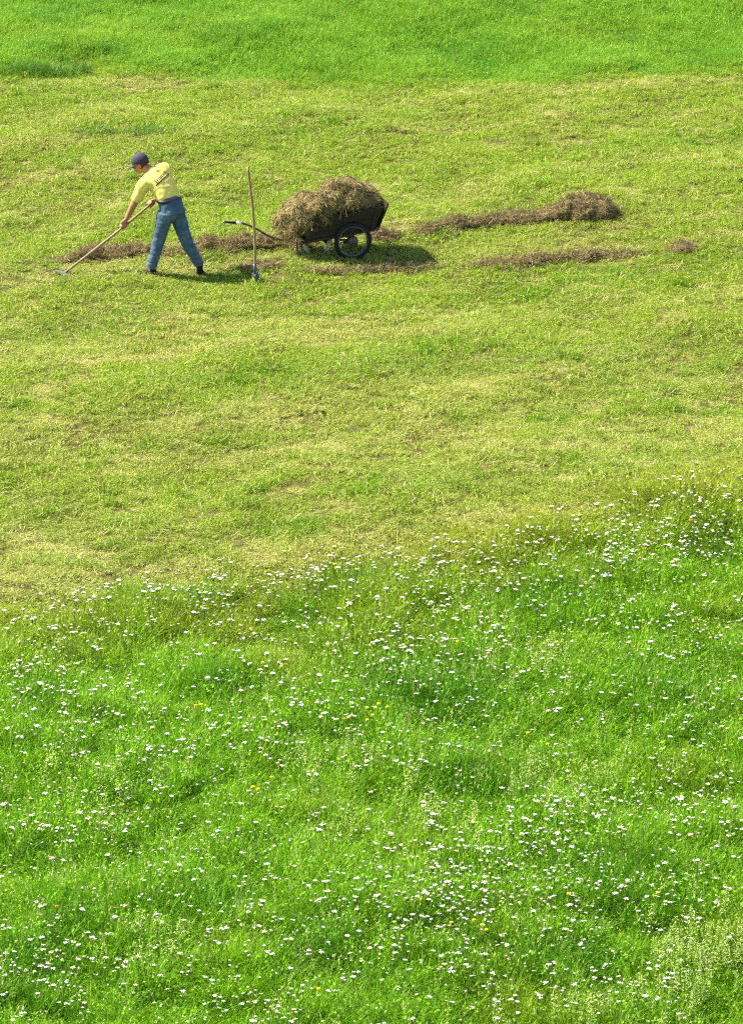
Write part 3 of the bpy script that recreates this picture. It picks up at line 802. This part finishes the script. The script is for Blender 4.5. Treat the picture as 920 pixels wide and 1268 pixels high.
# ------------------------------------------------------------------ rake in his hands
M_RAKE = solid('rake_head_grey', (.11, .10, .09), .6, .3, var=(.07, .06, .05), var_scale=18)
o0 = at(215, 342)
rake = empty('hay_rake', o0 + rk0)
tag(rake, 'long wooden hay rake held by the bending man, head on the grass', 'rake')
bm = bmesh.new()
hd = rk1 - rk0 + rd*.12
sweep(bm, [V3(0, 0, 0), hd*.5 + V3(0, 0, -.012), hd], [.0165, .0165, .0155], None, 12); bm_obj('handle', bm, M_WOODGREY, rake)
hx = V3(.45, -.89, 0).normalized()                                          # rake head across, seen obliquely
hx = (V3(.62, -.78, 0)).normalized()
bm = bmesh.new(); rot = Matrix((hx, V3(0, 0, 1).cross(hx), V3(0, 0, 1))).transposed()
box(bm, V3(-.02, .0, -.005), (.33, .032, .026), rot, .004); hb = bm_obj('head_bar', bm, M_RAKE, rake, False)
for k in range(13):
    bm = bmesh.new(); c = V3(-.02, 0, -.005) + hx*(-.15 + .30*k/12)
    sweep(bm, [c, c + V3(0, 0, -.03), c + V3(.012, .004, -.062)], [.006, .005, .003], None, 6); bm_obj('tine', bm, M_RAKE, hb)
bm = bmesh.new()
sweep(bm, [hd*.07, V3(-.02, 0, 0) + hx*.09], .006, None, 8); sweep(bm, [hd*.07, V3(-.02, 0, 0) - hx*.09], .006, None, 8)
bm_obj('brace', bm, M_RAKE, rake)

# ------------------------------------------------------------------ fork stuck upright in the ground
M_BLUE = solid('blue_steel', (.020, .045, .13), .45, .5, var=(.02, .035, .08), var_scale=30)
M_STEEL = solid('worn_steel', (.30, .32, .35), .35, .5, metal=.6)
fk = at(317, 349)
fork = empty('pitchfork', fk)
tag(fork, 'pitchfork with blue socket and long wooden shaft standing upright in the grass', 'pitchfork')
bm = bmesh.new()
sweep(bm, smooth_path([V3(-.012, 0, .13), V3(-.010, 0, .22), V3(-.008, .0, .50), V3(-.030, .01, .90), V3(-.062, .02, 1.20), V3(-.088, .03, 1.46)], 4), .0165, None, 12)
bm_obj('shaft', bm, M_WOOD, fork)
bm = bmesh.new()
sweep(bm, [V3(-.002, 0, .085), V3(-.012, 0, .14), V3(-.011, 0, .23)], [.016, .021, .020], None, 12); sk = bm_obj('socket', bm, M_BLUE, fork)
fa = V3(.16, .98, 0).normalized()
bm = bmesh.new(); sweep(bm, [V3(0, 0, .095)-fa*.095, V3(.012, 0, .105), V3(0, 0, .095)+fa*.095], .012, V3(0, 0, 1), 8); bm_obj('shoulder', bm, M_BLUE, sk)
for k in range(4):
    o = fa*(-.09 + .06*k); bm = bmesh.new()
    sweep(bm, smooth_path([V3(0, 0, .10)+o, V3(.020, 0, .04)+o, V3(.024, 0, -.04)+o, V3(.008, 0, -.16)+o], 3), [.010]*8 + [.006, .004], None, 8)
    bm_obj('tine', bm, M_BLUE, fork)

# ------------------------------------------------------------------ hay cart
M_BED_W = solid('cart_boards', (.022, .020, .012), .9, .1, var=(.055, .042, .024), var_scale=8, bump=.5, bump_scale=40, stretch=(.6, 6, 6))
M_IRON = solid('cart_iron', (.028, .028, .030), .55, .45, var=(.12, .06, .03), var_scale=30)
M_RUST = solid('rusty_iron', (.20, .075, .03), .8, .3, var=(.08, .04, .025), var_scale=40)
M_TYRE = solid('tyre_rubber', (.014, .014, .016), .8, .2)
M_RIM = solid('wheel_rim', (.085, .086, .09), .45, .5, metal=.3)
M_STRAP = solid('pale_strap', (.60, .51, .37), .7, .3, var=(.36, .29, .19), var_scale=30)
M_TAPE = solid('white_tape', (.75, .75, .74), .6, .3)
AZ = R(18)
cart = empty('hay_cart', at(437, 322), AZ)            # local x along the cart (rising right), y across (away), z up; near wheel foot at origin
tag(cart, 'dark wooden two-wheeled handcart loaded with hay on the mown field', 'handcart')
WID = .64; RW = .242; TILT = R(5.5)
ca, sa = math.cos(TILT), math.sin(TILT)
def B(l, w, h):                                       # bed coordinates: along, across, above the floor of the bed
    z0 = .345
    return V3(.0 + l*ca - h*sa, .07 + w, z0 + l*sa + h*ca)
BR = Matrix.Rotation(-TILT, 3, 'Y')
BW = WID - .14                                        # bed width between the wheels
L0, L1 = -.60, .33                                    # rear (left, open) and front end of the bed floor
bed = bm_obj('bed_floor', (lambda b: (box(b, B((L0+L1)/2, BW/2, 0), (L1-L0, BW+.02, .03), BR, .003), b)[1])(bmesh.new()), M_BED_W, cart, False)
def plank(l0, l1, sl0, sl1, w, h0, h1, t):
    """side board whose front end leans forward: l1 at h0 -> l1+sl1 at h1"""
    bm = bmesh.new(); vs = []
    for ww in (w, w+t):
        for l, h in ((l0, h0), (l1, h0), (l1+sl1, h1), (l0+sl0, h1)): vs.append(bm.verts.new(B(l, ww, h)))
    for f in ((0, 1, 2, 3), (7, 6, 5, 4), (0, 4, 5, 1), (1, 5, 6, 2), (2, 6, 7, 3), (3, 7, 4, 0)): bm.faces.new([vs[i] for i in f])
    bmesh.ops.bevel(bm, geom=bm.edges[:], offset=.004, segments=1, affect='EDGES')
    return bm
sl = .50                                              # lean of the front end per metre of height
for w0 in (-.035, BW+.010):
    bm = plank(L0, L1-.01, 0, sl*.118, w0, .018, .136, .022)
    b2 = plank(L0+.01, L1-.01+sl*.122, 0, sl*.118, w0 - (.003 if w0 < 0 else -.003), .141, .262, .022)
    me = bpy.data.meshes.new('t'); b2.to_mesh(me); b2.free(); bm.from_mesh(me); bpy.data.meshes.remove(me)
    s = bm_obj('side_board', bm, M_BED_W, cart, False)
    for l in (-.45, -.08, .26):
        bm = bmesh.new(); box(bm, B(l + (.05 if l > .2 else 0), w0 + (-.010 if w0 < 0 else .032), .14), (.035, .016, .27), BR @ (Matrix.Rotation(R(24), 3, 'Y') if l > .2 else Matrix.Identity(3)), .003)
        bm_obj('stake', bm, M_BED_W, s, False)
bm = bmesh.new(); vs = []
for l, h in ((L1+.008, .0), (L1+.030, .0), (L1+.030+sl*.315, .29), (L1+.008+sl*.315, .29)):
    vs.append((bm.verts.new(B(l, -.045, h)), bm.verts.new(B(l, BW+.045, h))))
bm.faces.new([v[0] for v in vs]); bm.faces.new([v[1] for v in vs][::-1])
for i in range(4):
    a, b = vs[i], vs[(i+1) % 4]; bm.faces.new((a[0], b[0], b[1], a[1]))
bm_obj('front_board', bm, M_BED_W, cart, False)
bm = bmesh.new()                                       # under-frame: two long rails and cross bars
for w in (.06, BW-.06): sweep(bm, [B(L0-.06, w, -.042), B(L1+.05, w, -.042)], (.018, .022), V3(0, 1, 0), 8)
for l in (L0+.05, -.1, L1-.05): sweep(bm, [B(l, -.03, -.030), B(l, BW+.03, -.030)], .014, V3(0, 0, 1), 8)
bm_obj('under_frame', bm, M_IRON, cart)
# axle, springs and wheels
bm = bmesh.new(); sweep(bm, [V3(0, .01, RW), V3(0, WID-.01, RW)], .017, V3(0, 0, 1), 10); bm_obj('axle', bm, M_IRON, cart)
for w in (.09, WID-.09):
    bm = bmesh.new()
    for dx in (-.055, -.005, .05):
        sweep(bm, [V3(dx*.6, w, RW-.005), V3(dx, w, RW + .10)], .011, V3(0, 1, 0), 8)
    sweep(bm, [V3(-.16, w, RW+.035), V3(.17, w, RW+.075)], .009, V3(0, 1, 0), 8)
    sweep(bm, [V3(-.20, w, RW+.012), V3(-.04, w, RW+.0)], .013, V3(0, 1, 0), 8)
    bm_obj('spring_bracket', bm, M_RUST, cart)
def torus(bm, c, Rr, r, n=56, m=12, flat=1.0):
    rings = []
    for i in range(n):
        a = 2*math.pi*i/n; ring = []
        for j in range(m):
            b = 2*math.pi*j/m; q = Rr + r*math.cos(b)
            ring.append(bm.verts.new(V3(c[0] + q*math.cos(a), c[1] + r*flat*math.sin(b), c[2] + q*math.sin(a))))
        rings.append(ring)
    for i in range(n):
        A, B_ = rings[i], rings[(i+1) % n]
        for j in range(m): bm.faces.new((A[j], A[(j+1) % m], B_[(j+1) % m], B_[j]))
for w in (0.0, WID):
    whl = empty('wheel', (0, w, RW)); whl.parent = cart
    bm = bmesh.new(); torus(bm, (0, 0, 0), RW-.025, .025, flat=.95)
    for i in range(60):                                # tread blocks
        a = 2*math.pi*i/60; box(bm, V3((RW-.002)*math.cos(a), 0, (RW-.002)*math.sin(a)), (.010, .034, .012), Matrix.Rotation(-a, 3, 'Y'))
    bm_obj('tyre', bm, M_TYRE, whl)
    bm = bmesh.new(); torus(bm, (0, 0, 0), RW-.053, .009, flat=1.9); bm_obj('rim', bm, M_RIM, whl)
    bm = bmesh.new(); sweep(bm, [V3(0, -.045, 0), V3(0, -.035, 0), V3(0, .0, 0), V3(0, .035, 0), V3(0, .045, 0)], [.040, .062, .070, .062, .030], V3(0, 0, 1), 24)
    ball(bm, (0, -.048, 0), (.022, .014, .022)); bm_obj('hub', bm, M_IRON, whl)
    bm = bmesh.new()
    for i in range(24):
        a = 2*math.pi*i/24; b = a + (.32 if i % 2 else -.32); s = -.025 if i % 4 < 2 else .025
        sweep(bm, [V3(.06*math.cos(a), s, .06*math.sin(a)), V3((RW-.066)*math.cos(b), 0, (RW-.066)*math.sin(b))], .0010, V3(0, 1, 0), 5)
    bm_obj('spokes', bm, M_RIM, whl)
# hoop stand: a bent strap under the bed
bm = bmesh.new(); cx, wy = -.375, .30
pts = smooth_path([V3(cx-.215, wy, .285), V3(cx-.165, wy, .14), V3(cx-.07, wy, .022), V3(cx+.07, wy, .022), V3(cx+.155, wy, .14), V3(cx+.185, wy, .290)], 5)
sweep(bm, pts, (.055, .020), V3(0, 1, 0), 10); bm_obj('hoop_stand', bm, M_STRAP, cart)
for dx in (-.70, -.645):
    bm = bmesh.new(); sweep(bm, [V3(dx, .10 if dx < -.66 else .08, .27), V3(dx-.01, .02, .0)], .010, None, 8); bm_obj('prop_rod', bm, M_IRON, cart)
# draw handle
hp_ = [V3(-.45, .27, .290), V3(-.66, .27, .275), V3(-.84, .27, .262), V3(-1.02, .27, .330), V3(-1.19, .27, .445), V3(-1.34, .27, .515), V3(-1.47, .27, .540)]
pth = smooth_path(hp_, 6)
bm = bmesh.new(); sweep(bm, pth, .0125, V3(0, 1, 0), 12); hnd = bm_obj('draw_handle', bm, M_IRON, cart)
d = (pth[-1]-pth[-5]).normalized(); e = pth[-1]
bm = bmesh.new(); sweep(bm, [e - d*.03, e + d*.10], .016, V3(0, 1, 0), 12); g = bm_obj('grip', bm, M_TYRE, hnd)
bm = bmesh.new(); sweep(bm, [e + d*.10, e + d*.135], [.017, .013], V3(0, 1, 0), 12); bm_obj('grip_end', bm, M_RIM, g)
bm = bmesh.new(); sweep(bm, [e - d*.10, e - d*.03], .0155, V3(0, 1, 0), 12); bm_obj('tape_band', bm, M_TAPE, hnd)

# hay on the cart: its own thing, resting in the bed
load = empty('hay_load', cart.location, AZ)
bm = bmesh.new()
def hb_(l, w, h, a, b, c): ball(bm, B(l, w, h), (a, b, c), BR, 20, 14)
mw = BW/2
hb_(-.10, mw, .13, .44, .22, .12)
hb_(-.38, mw-.02, .29, .32, .30, .22); hb_(-.60, mw-.02, .25, .26, .29, .23); hb_(-.70, mw, .20, .19, .26, .19); hb_(-.64, mw, .14, .14, .22, .12)
hb_(-.12, mw+.03, .38, .30, .28, .19); hb_(.10, mw+.05, .40, .29, .29, .19); hb_(-.02, mw+.08, .46, .22, .26, .16); hb_(.27, mw+.06, .32, .23, .27, .19)
hb_(-.30, mw-.10, .33, .22, .20, .11); hb_(.04, mw-.10, .35, .26, .20, .11); hb_(-.52, mw+.10, .28, .22, .24, .20)
core = remeshed(bm, .022, 3, lambda p: .065*mnoise.noise(p*5.5) + .04*mnoise.noise(p*12) - .02)
nv = len(core.vertices); Vc = np.empty(nv*3, np.float32); core.vertices.foreach_get('co', Vc); Vc = Vc.reshape(-1, 3).astype(float)
Q = np.array([list(p.vertices) for p in core.polygons if len(p.vertices) == 4]); tri = np.concatenate([Q[:, [0, 1, 2]], Q[:, [0, 2, 3]]])
bag = Bag(); bag.add(Vc, Q, RNG.uniform(0, .5, nv), 0)
strands_on(bag, Vc, tri, 15000, .17, .0042, .34, droop=.5)
strands_on(bag, Vc, tri, 900, .22, .0045, .95, droop=.6)
bpy.data.meshes.remove(core)
hl = link('hay_heap', bag.mesh('hay_load', (M_HAY,)), [], load)
bpy.data.objects.remove(load); hl.name = 'hay_load'; hl.location = cart.location; hl.rotation_euler = (0, 0, AZ)
tag(hl, 'big tangled brown hay heap piled in the handcart and spilling over its rear', 'hay load')
# wisps hanging from the front of the bed
# ------------------------------------------------------------------ meadow flowers
def add_tube(bag, p0, p1, r, tint, m):
    p0, p1 = np.asarray(p0, float), np.asarray(p1, float); d = p1-p0; d /= np.linalg.norm(d)
    a = np.cross(d, [.3, .8, .1]); a /= np.linalg.norm(a); b = np.cross(d, a)
    V = [p + r*(a*math.cos(k*2.094) + b*math.sin(k*2.094)) for p in (p0, p1) for k in range(3)]
    bag.add(V, [(0, 1, 4, 3), (1, 2, 5, 4), (2, 0, 3, 5)], tint, m)

def add_dome(bag, c, r, hgt, tint, m, n=6):
    V, Qd = [], []
    for k, (rr, zz) in enumerate(((1.0, -.15), (.85, .55), (.35, 1.0))):
        for j in range(n):
            a = 2*math.pi*j/n + k*.3; V.append((c[0] + r*rr*math.cos(a), c[1] + r*rr*math.sin(a), c[2] + hgt*zz))
    for k in range(2):
        for j in range(n): Qd.append((k*n+j, k*n+(j+1) % n, (k+1)*n+(j+1) % n, (k+1)*n+j))
    t = 2*n; Qd += [(t, t+1, t+2, t+3), (t, t+3, t+4, t+5)]
    bag.add(V, Qd, tint, m)

def yarrow_mesh(seed):
    r = np.random.default_rng(seed); b = Bag()
    H0 = .46; lean = r.normal(0, .03, 2)
    top = np.array([lean[0], lean[1], H0 - .05])
    add_tube(b, (0, 0, 0), top, .0022, .4, 0)
    tilt = r.normal(0, .10, 2); R0 = r.uniform(.026, .040)
    nf = int(r.integers(8, 15))
    for k in range(nf):
        a = k*2.4 + r.uniform(-.3, .3); q = R0*math.sqrt((k+.4)/nf)
        c = np.array([top[0] + q*math.cos(a)*1.15, top[1] + q*math.sin(a), H0 - 2.0*q*q + tilt[0]*q*math.cos(a) + tilt[1]*q*math.sin(a) + r.normal(0, .0014)])
        add_tube(b, top, c - [0, 0, .004], .0011, .5, 0)
        add_dome(b, c, r.uniform(.0085, .013), r.uniform(.0025, .004), .5, 1)
    k = 10; zz = r.uniform(.06, .34, k); a = r.uniform(0, 6.28, k)
    flat_leaves(b, np.stack([lean[0]*zz/.4 + .02*np.cos(a), lean[1]*zz/.4 + .02*np.sin(a), zz], 1), r.uniform(.012, .026, k), r.uniform(.1, .8, k), 0, r, .6)
    return b.mesh('yarrow', (M_STEM, M_FADED if seed % 10 in (1, 2, 5, 8) else M_WHITE))
YM = [yarrow_mesh(100+i) for i in range(10)]

blobs = [(90, 758, 90, 26, 62), (250, 726, 100, 30, 95), (400, 690, 80, 20, 55), (330, 770, 90, 40, 85), (520, 690, 80, 25, 50), (620, 665, 80, 25, 55), (860, 622, 90, 24, 62),
         (840, 680, 70, 22, 105), (740, 680, 60, 25, 45), (550, 740, 60, 25, 50), (540, 805, 50, 25, 75), (400, 850, 80, 50, 55), (120, 870, 110, 40, 95), (40, 850, 40, 50, 35),
         (60, 1010, 60, 22, 45), (270, 920, 80, 40, 50), (480, 900, 60, 40, 35), (700, 760, 90, 40, 60), (860, 760, 60, 50, 55), (840, 830, 80, 40, 50), (640, 870, 60, 40, 40),
         (740, 1005, 90, 22, 75), (850, 1010, 60, 20, 35), (560, 1105, 60, 34, 130), (665, 1040, 60, 25, 50), (480, 1080, 60, 30, 50), (705, 1110, 60, 34, 65), (830, 1125, 60, 30, 40),
         (740, 1222, 80, 16, 55), (560, 1190, 100, 40, 55), (130, 1150, 100, 60, 60), (250, 1190, 100, 50, 55), (50, 1205, 50, 40, 50), (220, 1050, 70, 30, 30), (330, 1245, 90, 20, 30), (420, 1170, 70, 40, 40),
         (170, 960, 90, 40, 45), (360, 1010, 80, 40, 35), (560, 985, 90, 40, 35), (860, 930, 60, 40, 40)]
fl = []
for bx, by, sx, sy, n in blobs:
    for _ in range(int(n*1.45)):
        fl.append((random.gauss(bx, sx*1.0), random.gauss(by, sy*1.05)))
for _ in range(480): fl.append((random.uniform(-120, 1040), random.uniform(640, 1290)))
for _ in range(160):
    fl.append((random.choice([random.uniform(-200, -20), random.uniform(940, 1120)]), random.uniform(640, 1290)))
spots = []
for fx, fy in fl:
    h = random.uniform(.80, 1.08)
    p = at(fx, fy, .46*h*.9)
    d = float(near_edge(p.x)) - p.y
    if d < -.25 or p.y < 42 or random.random() > .35 + d*.8: continue
    hh = h*min(1.0, max(.45, .62 + .3*d))
    m = 1 + (random.random() < .30) + (random.random() < .10)
    for q in range(m):
        x_, y_ = p.x + (random.gauss(0, .045) if q else 0), p.y + (random.gauss(0, .05) if q else 0)
        spots.append((x_, y_, hh*random.uniform(.93, 1.04), random.choice([.23, .27, .31, .36, .44, .62])*random.uniform(.9, 1.1), random.uniform(0, 6.28), random.randrange(10)))
inview = [s for s in spots if abs(s[0]) < half_width(s[1]) - .03 and s[1] > 44.6]
inview.sort(key=lambda s: s[1])
single = inview[:300]; ids = set(map(id, single))
rest = [s for s in spots if id(s) not in ids]
for (x_, y_, h, s, rz, k) in single:
    o = bpy.data.objects.new('yarrow', YM[k]); COL.objects.link(o)
    o.location = (x_, y_, float(terrain(x_, y_))); o.rotation_euler = (0, 0, rz); o.scale = (s, s, h)
    tag(o, 'white flat-topped yarrow flower among the nearest meadow grass, in the lowest rows of blossom', 'flower', 'yarrow flowers in the nearest meadow grass')
c_yar = hidden_collection('yarrow_clump')
for i, mm in enumerate(YM):
    o = bpy.data.objects.new('yarrow_clump_%03d' % i, mm); c_yar.objects.link(o)
A = np.array(rest)
scatter('yarrow_blossom', np.stack([A[:, 0], A[:, 1], terrain(A[:, 0], A[:, 1])], 1), A[:, 5].astype(int), A[:, 4],
        np.stack([A[:, 3], A[:, 3], A[:, 2]], 1), c_yar, 'countless white yarrow flowers speckling the meadow up to the mown edge', 'flowers')

def dandelion_like(px, py, mat, label, cat_label, group, name, r=.017, h=.42):
    p = at(px, py, h); f = empty(name, (p.x, p.y, float(terrain(p.x, p.y)))); b = Bag()
    add_tube(b, (0, 0, 0), (.01, 0, h), .0022, .5, 0); link('stem', b.mesh('stem', (M_STEM,)), [], f)
    b = Bag(); n = 13
    for k in range(n):
        a = 2*math.pi*k/n; ca_, sa_ = math.cos(a), math.sin(a); w = .0045
        b.add([(.01 + .003*ca_ - w*.5*sa_, .003*sa_ + w*.5*ca_, h), (.01 + .003*ca_ + w*.5*sa_, .003*sa_ - w*.5*ca_, h),
               (.01 + r*ca_ + w*sa_, r*sa_ - w*ca_, h + .012), (.01 + r*ca_ - w*sa_, r*sa_ + w*ca_, h + .012)], [(0, 1, 2, 3)], .5, 0)
    add_dome(b, (.01, 0, h+.001), r*.75, .017, .5, 0, 8)
    link('petals', b.mesh('petals', (mat,)), [], f)
    return tag(f, label, cat_label, group)
GY = 'yellow flowers in the meadow'
yel = [([(518, 1115), (557, 1143), (585, 1140), (595, 1146), (600, 1152)], 'yellow hawkbit flower below the densest yarrow patch near the bottom centre'),
       ([(453, 877), (463, 877), (467, 872), (478, 876), (460, 886), (453, 892), (430, 889)], 'yellow hawkbit flower in the cluster left of the dark hollow in the meadow'),
       ([(564, 795)], 'yellow hawkbit flower alone beside yarrow above the dark hollow'),
       ([(413, 699), (415, 704)], 'yellow hawkbit flower in the pair by the dark tussock on the meadow edge'),
       ([(324, 821), (347, 826)], 'yellow hawkbit flower in the pair left of centre in the upper meadow'),
       ([(241, 874), (248, 873)], 'yellow hawkbit flower in the close pair at the left of the meadow'),
       ([(775, 591)], 'yellow hawkbit flower standing highest, on the mown edge at right'),
       ([(393, 1225)], 'yellow hawkbit flower alone at the bottom edge of the meadow'),
       ([(335, 963), (312, 975), (318, 978)], 'yellow hawkbit flower in the loose trio left of the meadow middle'),
       ([(676, 922), (652, 908)], 'yellow hawkbit flower right of the meadow middle'),
       ([(812, 1106), (702, 1107)], 'yellow hawkbit flower among yarrow at the lower right')]
for pts, lab in yel:
    for (a, b_) in pts: dandelion_like(a, b_, M_YELLOW, lab, 'flower', GY, 'hawkbit')
org_ = [([(853, 645), (807, 667), (836, 694), (790, 692), (796, 680)], 'orange yellow flower in the yarrow band at the right meadow edge'),
        ([(69, 1123), (154, 1123)], 'orange yellow flower in the grass at the lower left')]
for pts, lab in org_:
    for (a, b_) in pts: dandelion_like(a, b_, M_ORANGE, lab, 'flower', 'orange flowers in the meadow', 'orange_hawkweed', .016)
pur = [([(740, 1056)], 'pale purple clover head beside a tall dry stalk at lower right'),
       ([(784, 1118), (717, 1113)], 'pale purple clover head in the yarrow patch at lower right'),
       ([(370, 1183)], 'pale purple clover head alone at the bottom left of centre'),
       ([(391, 733), (438, 744), (377, 740)], 'purple clover head near the dark tussocks on the meadow edge'),
       ([(672, 752), (665, 755), (600, 690)], 'purple clover head in the upper right part of the meadow')]
def clover(px, py, label):
    h = .40; p = at(px, py, h); f = empty('clover', (p.x, p.y, float(terrain(p.x, p.y)))); b = Bag()
    add_tube(b, (0, 0, 0), (0, 0, h), .0022, .5, 0); link('stem', b.mesh('stem', (M_STEM,)), [], f)
    bm = bmesh.new(); bmesh.ops.create_icosphere(bm, subdivisions=3, radius=.014)
    for v in bm.verts: v.co = v.co*(1 + .35*mnoise.noise(v.co*260)) + Vector((0, 0, h))
    bm_obj('flower_head', bm, M_PURPLE, f)
    return tag(f, label, 'flower', 'clover heads in the meadow')
for pts, lab in pur:
    for (a, b_) in pts: clover(a, b_, lab)

# pale bedstraw blooming in drifts
c_bed = hidden_collection('bedstraw_plume')
for i in range(5):
    b = Bag()
    for s_ in range(3):
        az = RNG.uniform(0, 6.28); ln = RNG.uniform(0, .10); base = disc(1, .04)[0]
        add_tube(b, (base[0], base[1], 0), (base[0] + ln*math.cos(az), base[1] + ln*math.sin(az), .46), .002, .5, 0)
        q = 60; t = RNG.uniform(.55, 1.03, q); rad = .045*(1.1-t)**.5
        a = RNG.uniform(0, 6.28, q); rr = rad*np.sqrt(RNG.uniform(0, 1, q))*1.3
        c = np.stack([base[0] + ln*math.cos(az)*t + rr*np.cos(a), base[1] + ln*math.sin(az)*t + rr*np.sin(a), .46*t], 1)
        flat_leaves(b, c, RNG.uniform(.004, .009, q), RNG.uniform(0, 1, q), 1, tilt=.6)
    template(c_bed, i, b, (M_STEM, M_BED))
bp = []
for bx, by, sx, sy, n in ((885, 1182, 40, 30, 42), (840, 1160, 30, 18, 14), (720, 1235, 40, 12, 10), (640, 810, 55, 18, 14), (180, 1150, 40, 10, 9), (860, 1215, 36, 18, 14), (500, 1010, 60, 30, 16), (150, 960, 60, 40, 16), (420, 930, 40, 18, 14), (700, 950, 60, 30, 20)):
    for _ in range(n):
        p = at(random.gauss(bx, sx), random.gauss(by, sy), .38); bp.append((p.x, p.y))
bp = np.array(bp); n = len(bp); hs_ = RNG.uniform(.75, 1.05, n)
scatter('bedstraw', np.stack([bp[:, 0], bp[:, 1], terrain(bp[:, 0], bp[:, 1])], 1), RNG.integers(0, 5, n), RNG.uniform(0, 6.28, n),
        np.stack([hs_, hs_, hs_], 1), c_bed, 'pale cream bedstraw bloom drifting through the meadow grass', 'flowers')

# ------------------------------------------------------------------ camera, light, sky
cam = bpy.data.cameras.new('camera'); co = bpy.data.objects.new('camera', cam); COL.objects.link(co)
co.location = CAM; co.rotation_euler = (math.pi/2 - PITCH, 0, 0)
cam.sensor_fit = 'VERTICAL'; cam.sensor_height = 24; cam.lens = 24*FPX/PH; cam.clip_start = .5; cam.clip_end = 3000
scene.camera = co
sd = Vector((SUN_DIR_XY[0]*math.cos(SUN_EL), SUN_DIR_XY[1]*math.cos(SUN_EL), math.sin(SUN_EL))).normalized()
sl_ = bpy.data.lights.new('sun', 'SUN'); sl_.energy = 4.8; sl_.angle = R(.53); sl_.color = (1, .945, .83)
so = bpy.data.objects.new('sun', sl_); COL.objects.link(so); so.rotation_euler = (-sd).to_track_quat('-Z', 'Y').to_euler(); so.location = (-20, 60, 40)
w = bpy.data.worlds.new('World'); scene.world = w; w.use_nodes = True
nt = w.node_tree; nt.nodes.clear()
sky = nt.nodes.new('ShaderNodeTexSky'); sky.sky_type = 'NISHITA'; sky.sun_disc = False
sky.sun_elevation = SUN_EL; sky.sun_rotation = math.atan2(sd.x, sd.y)
bg = nt.nodes.new('ShaderNodeBackground'); bg.inputs['Strength'].default_value = .088
ow = nt.nodes.new('ShaderNodeOutputWorld')
nt.links.new(sky.outputs[0], bg.inputs[0]); nt.links.new(bg.outputs[0], ow.inputs[0])
vs = scene.view_settings
scene.display_settings.display_device = 'sRGB'
vs.view_transform = 'Standard'; vs.look = 'None'; vs.gamma = 1; vs.use_curve_mapping = False; vs.exposure = 1.77
scene.render.engine = 'CYCLES'
cy = scene.cycles; cy.max_bounces = 4; cy.diffuse_bounces = 3; cy.use_adaptive_sampling = True; cy.adaptive_threshold = .03; cy.use_denoising = False; cy.transmission_bounces = 4; cy.glossy_bounces = 2; cy.caustics_reflective = False; cy.caustics_refractive = False
cy.filter_width = 1.2
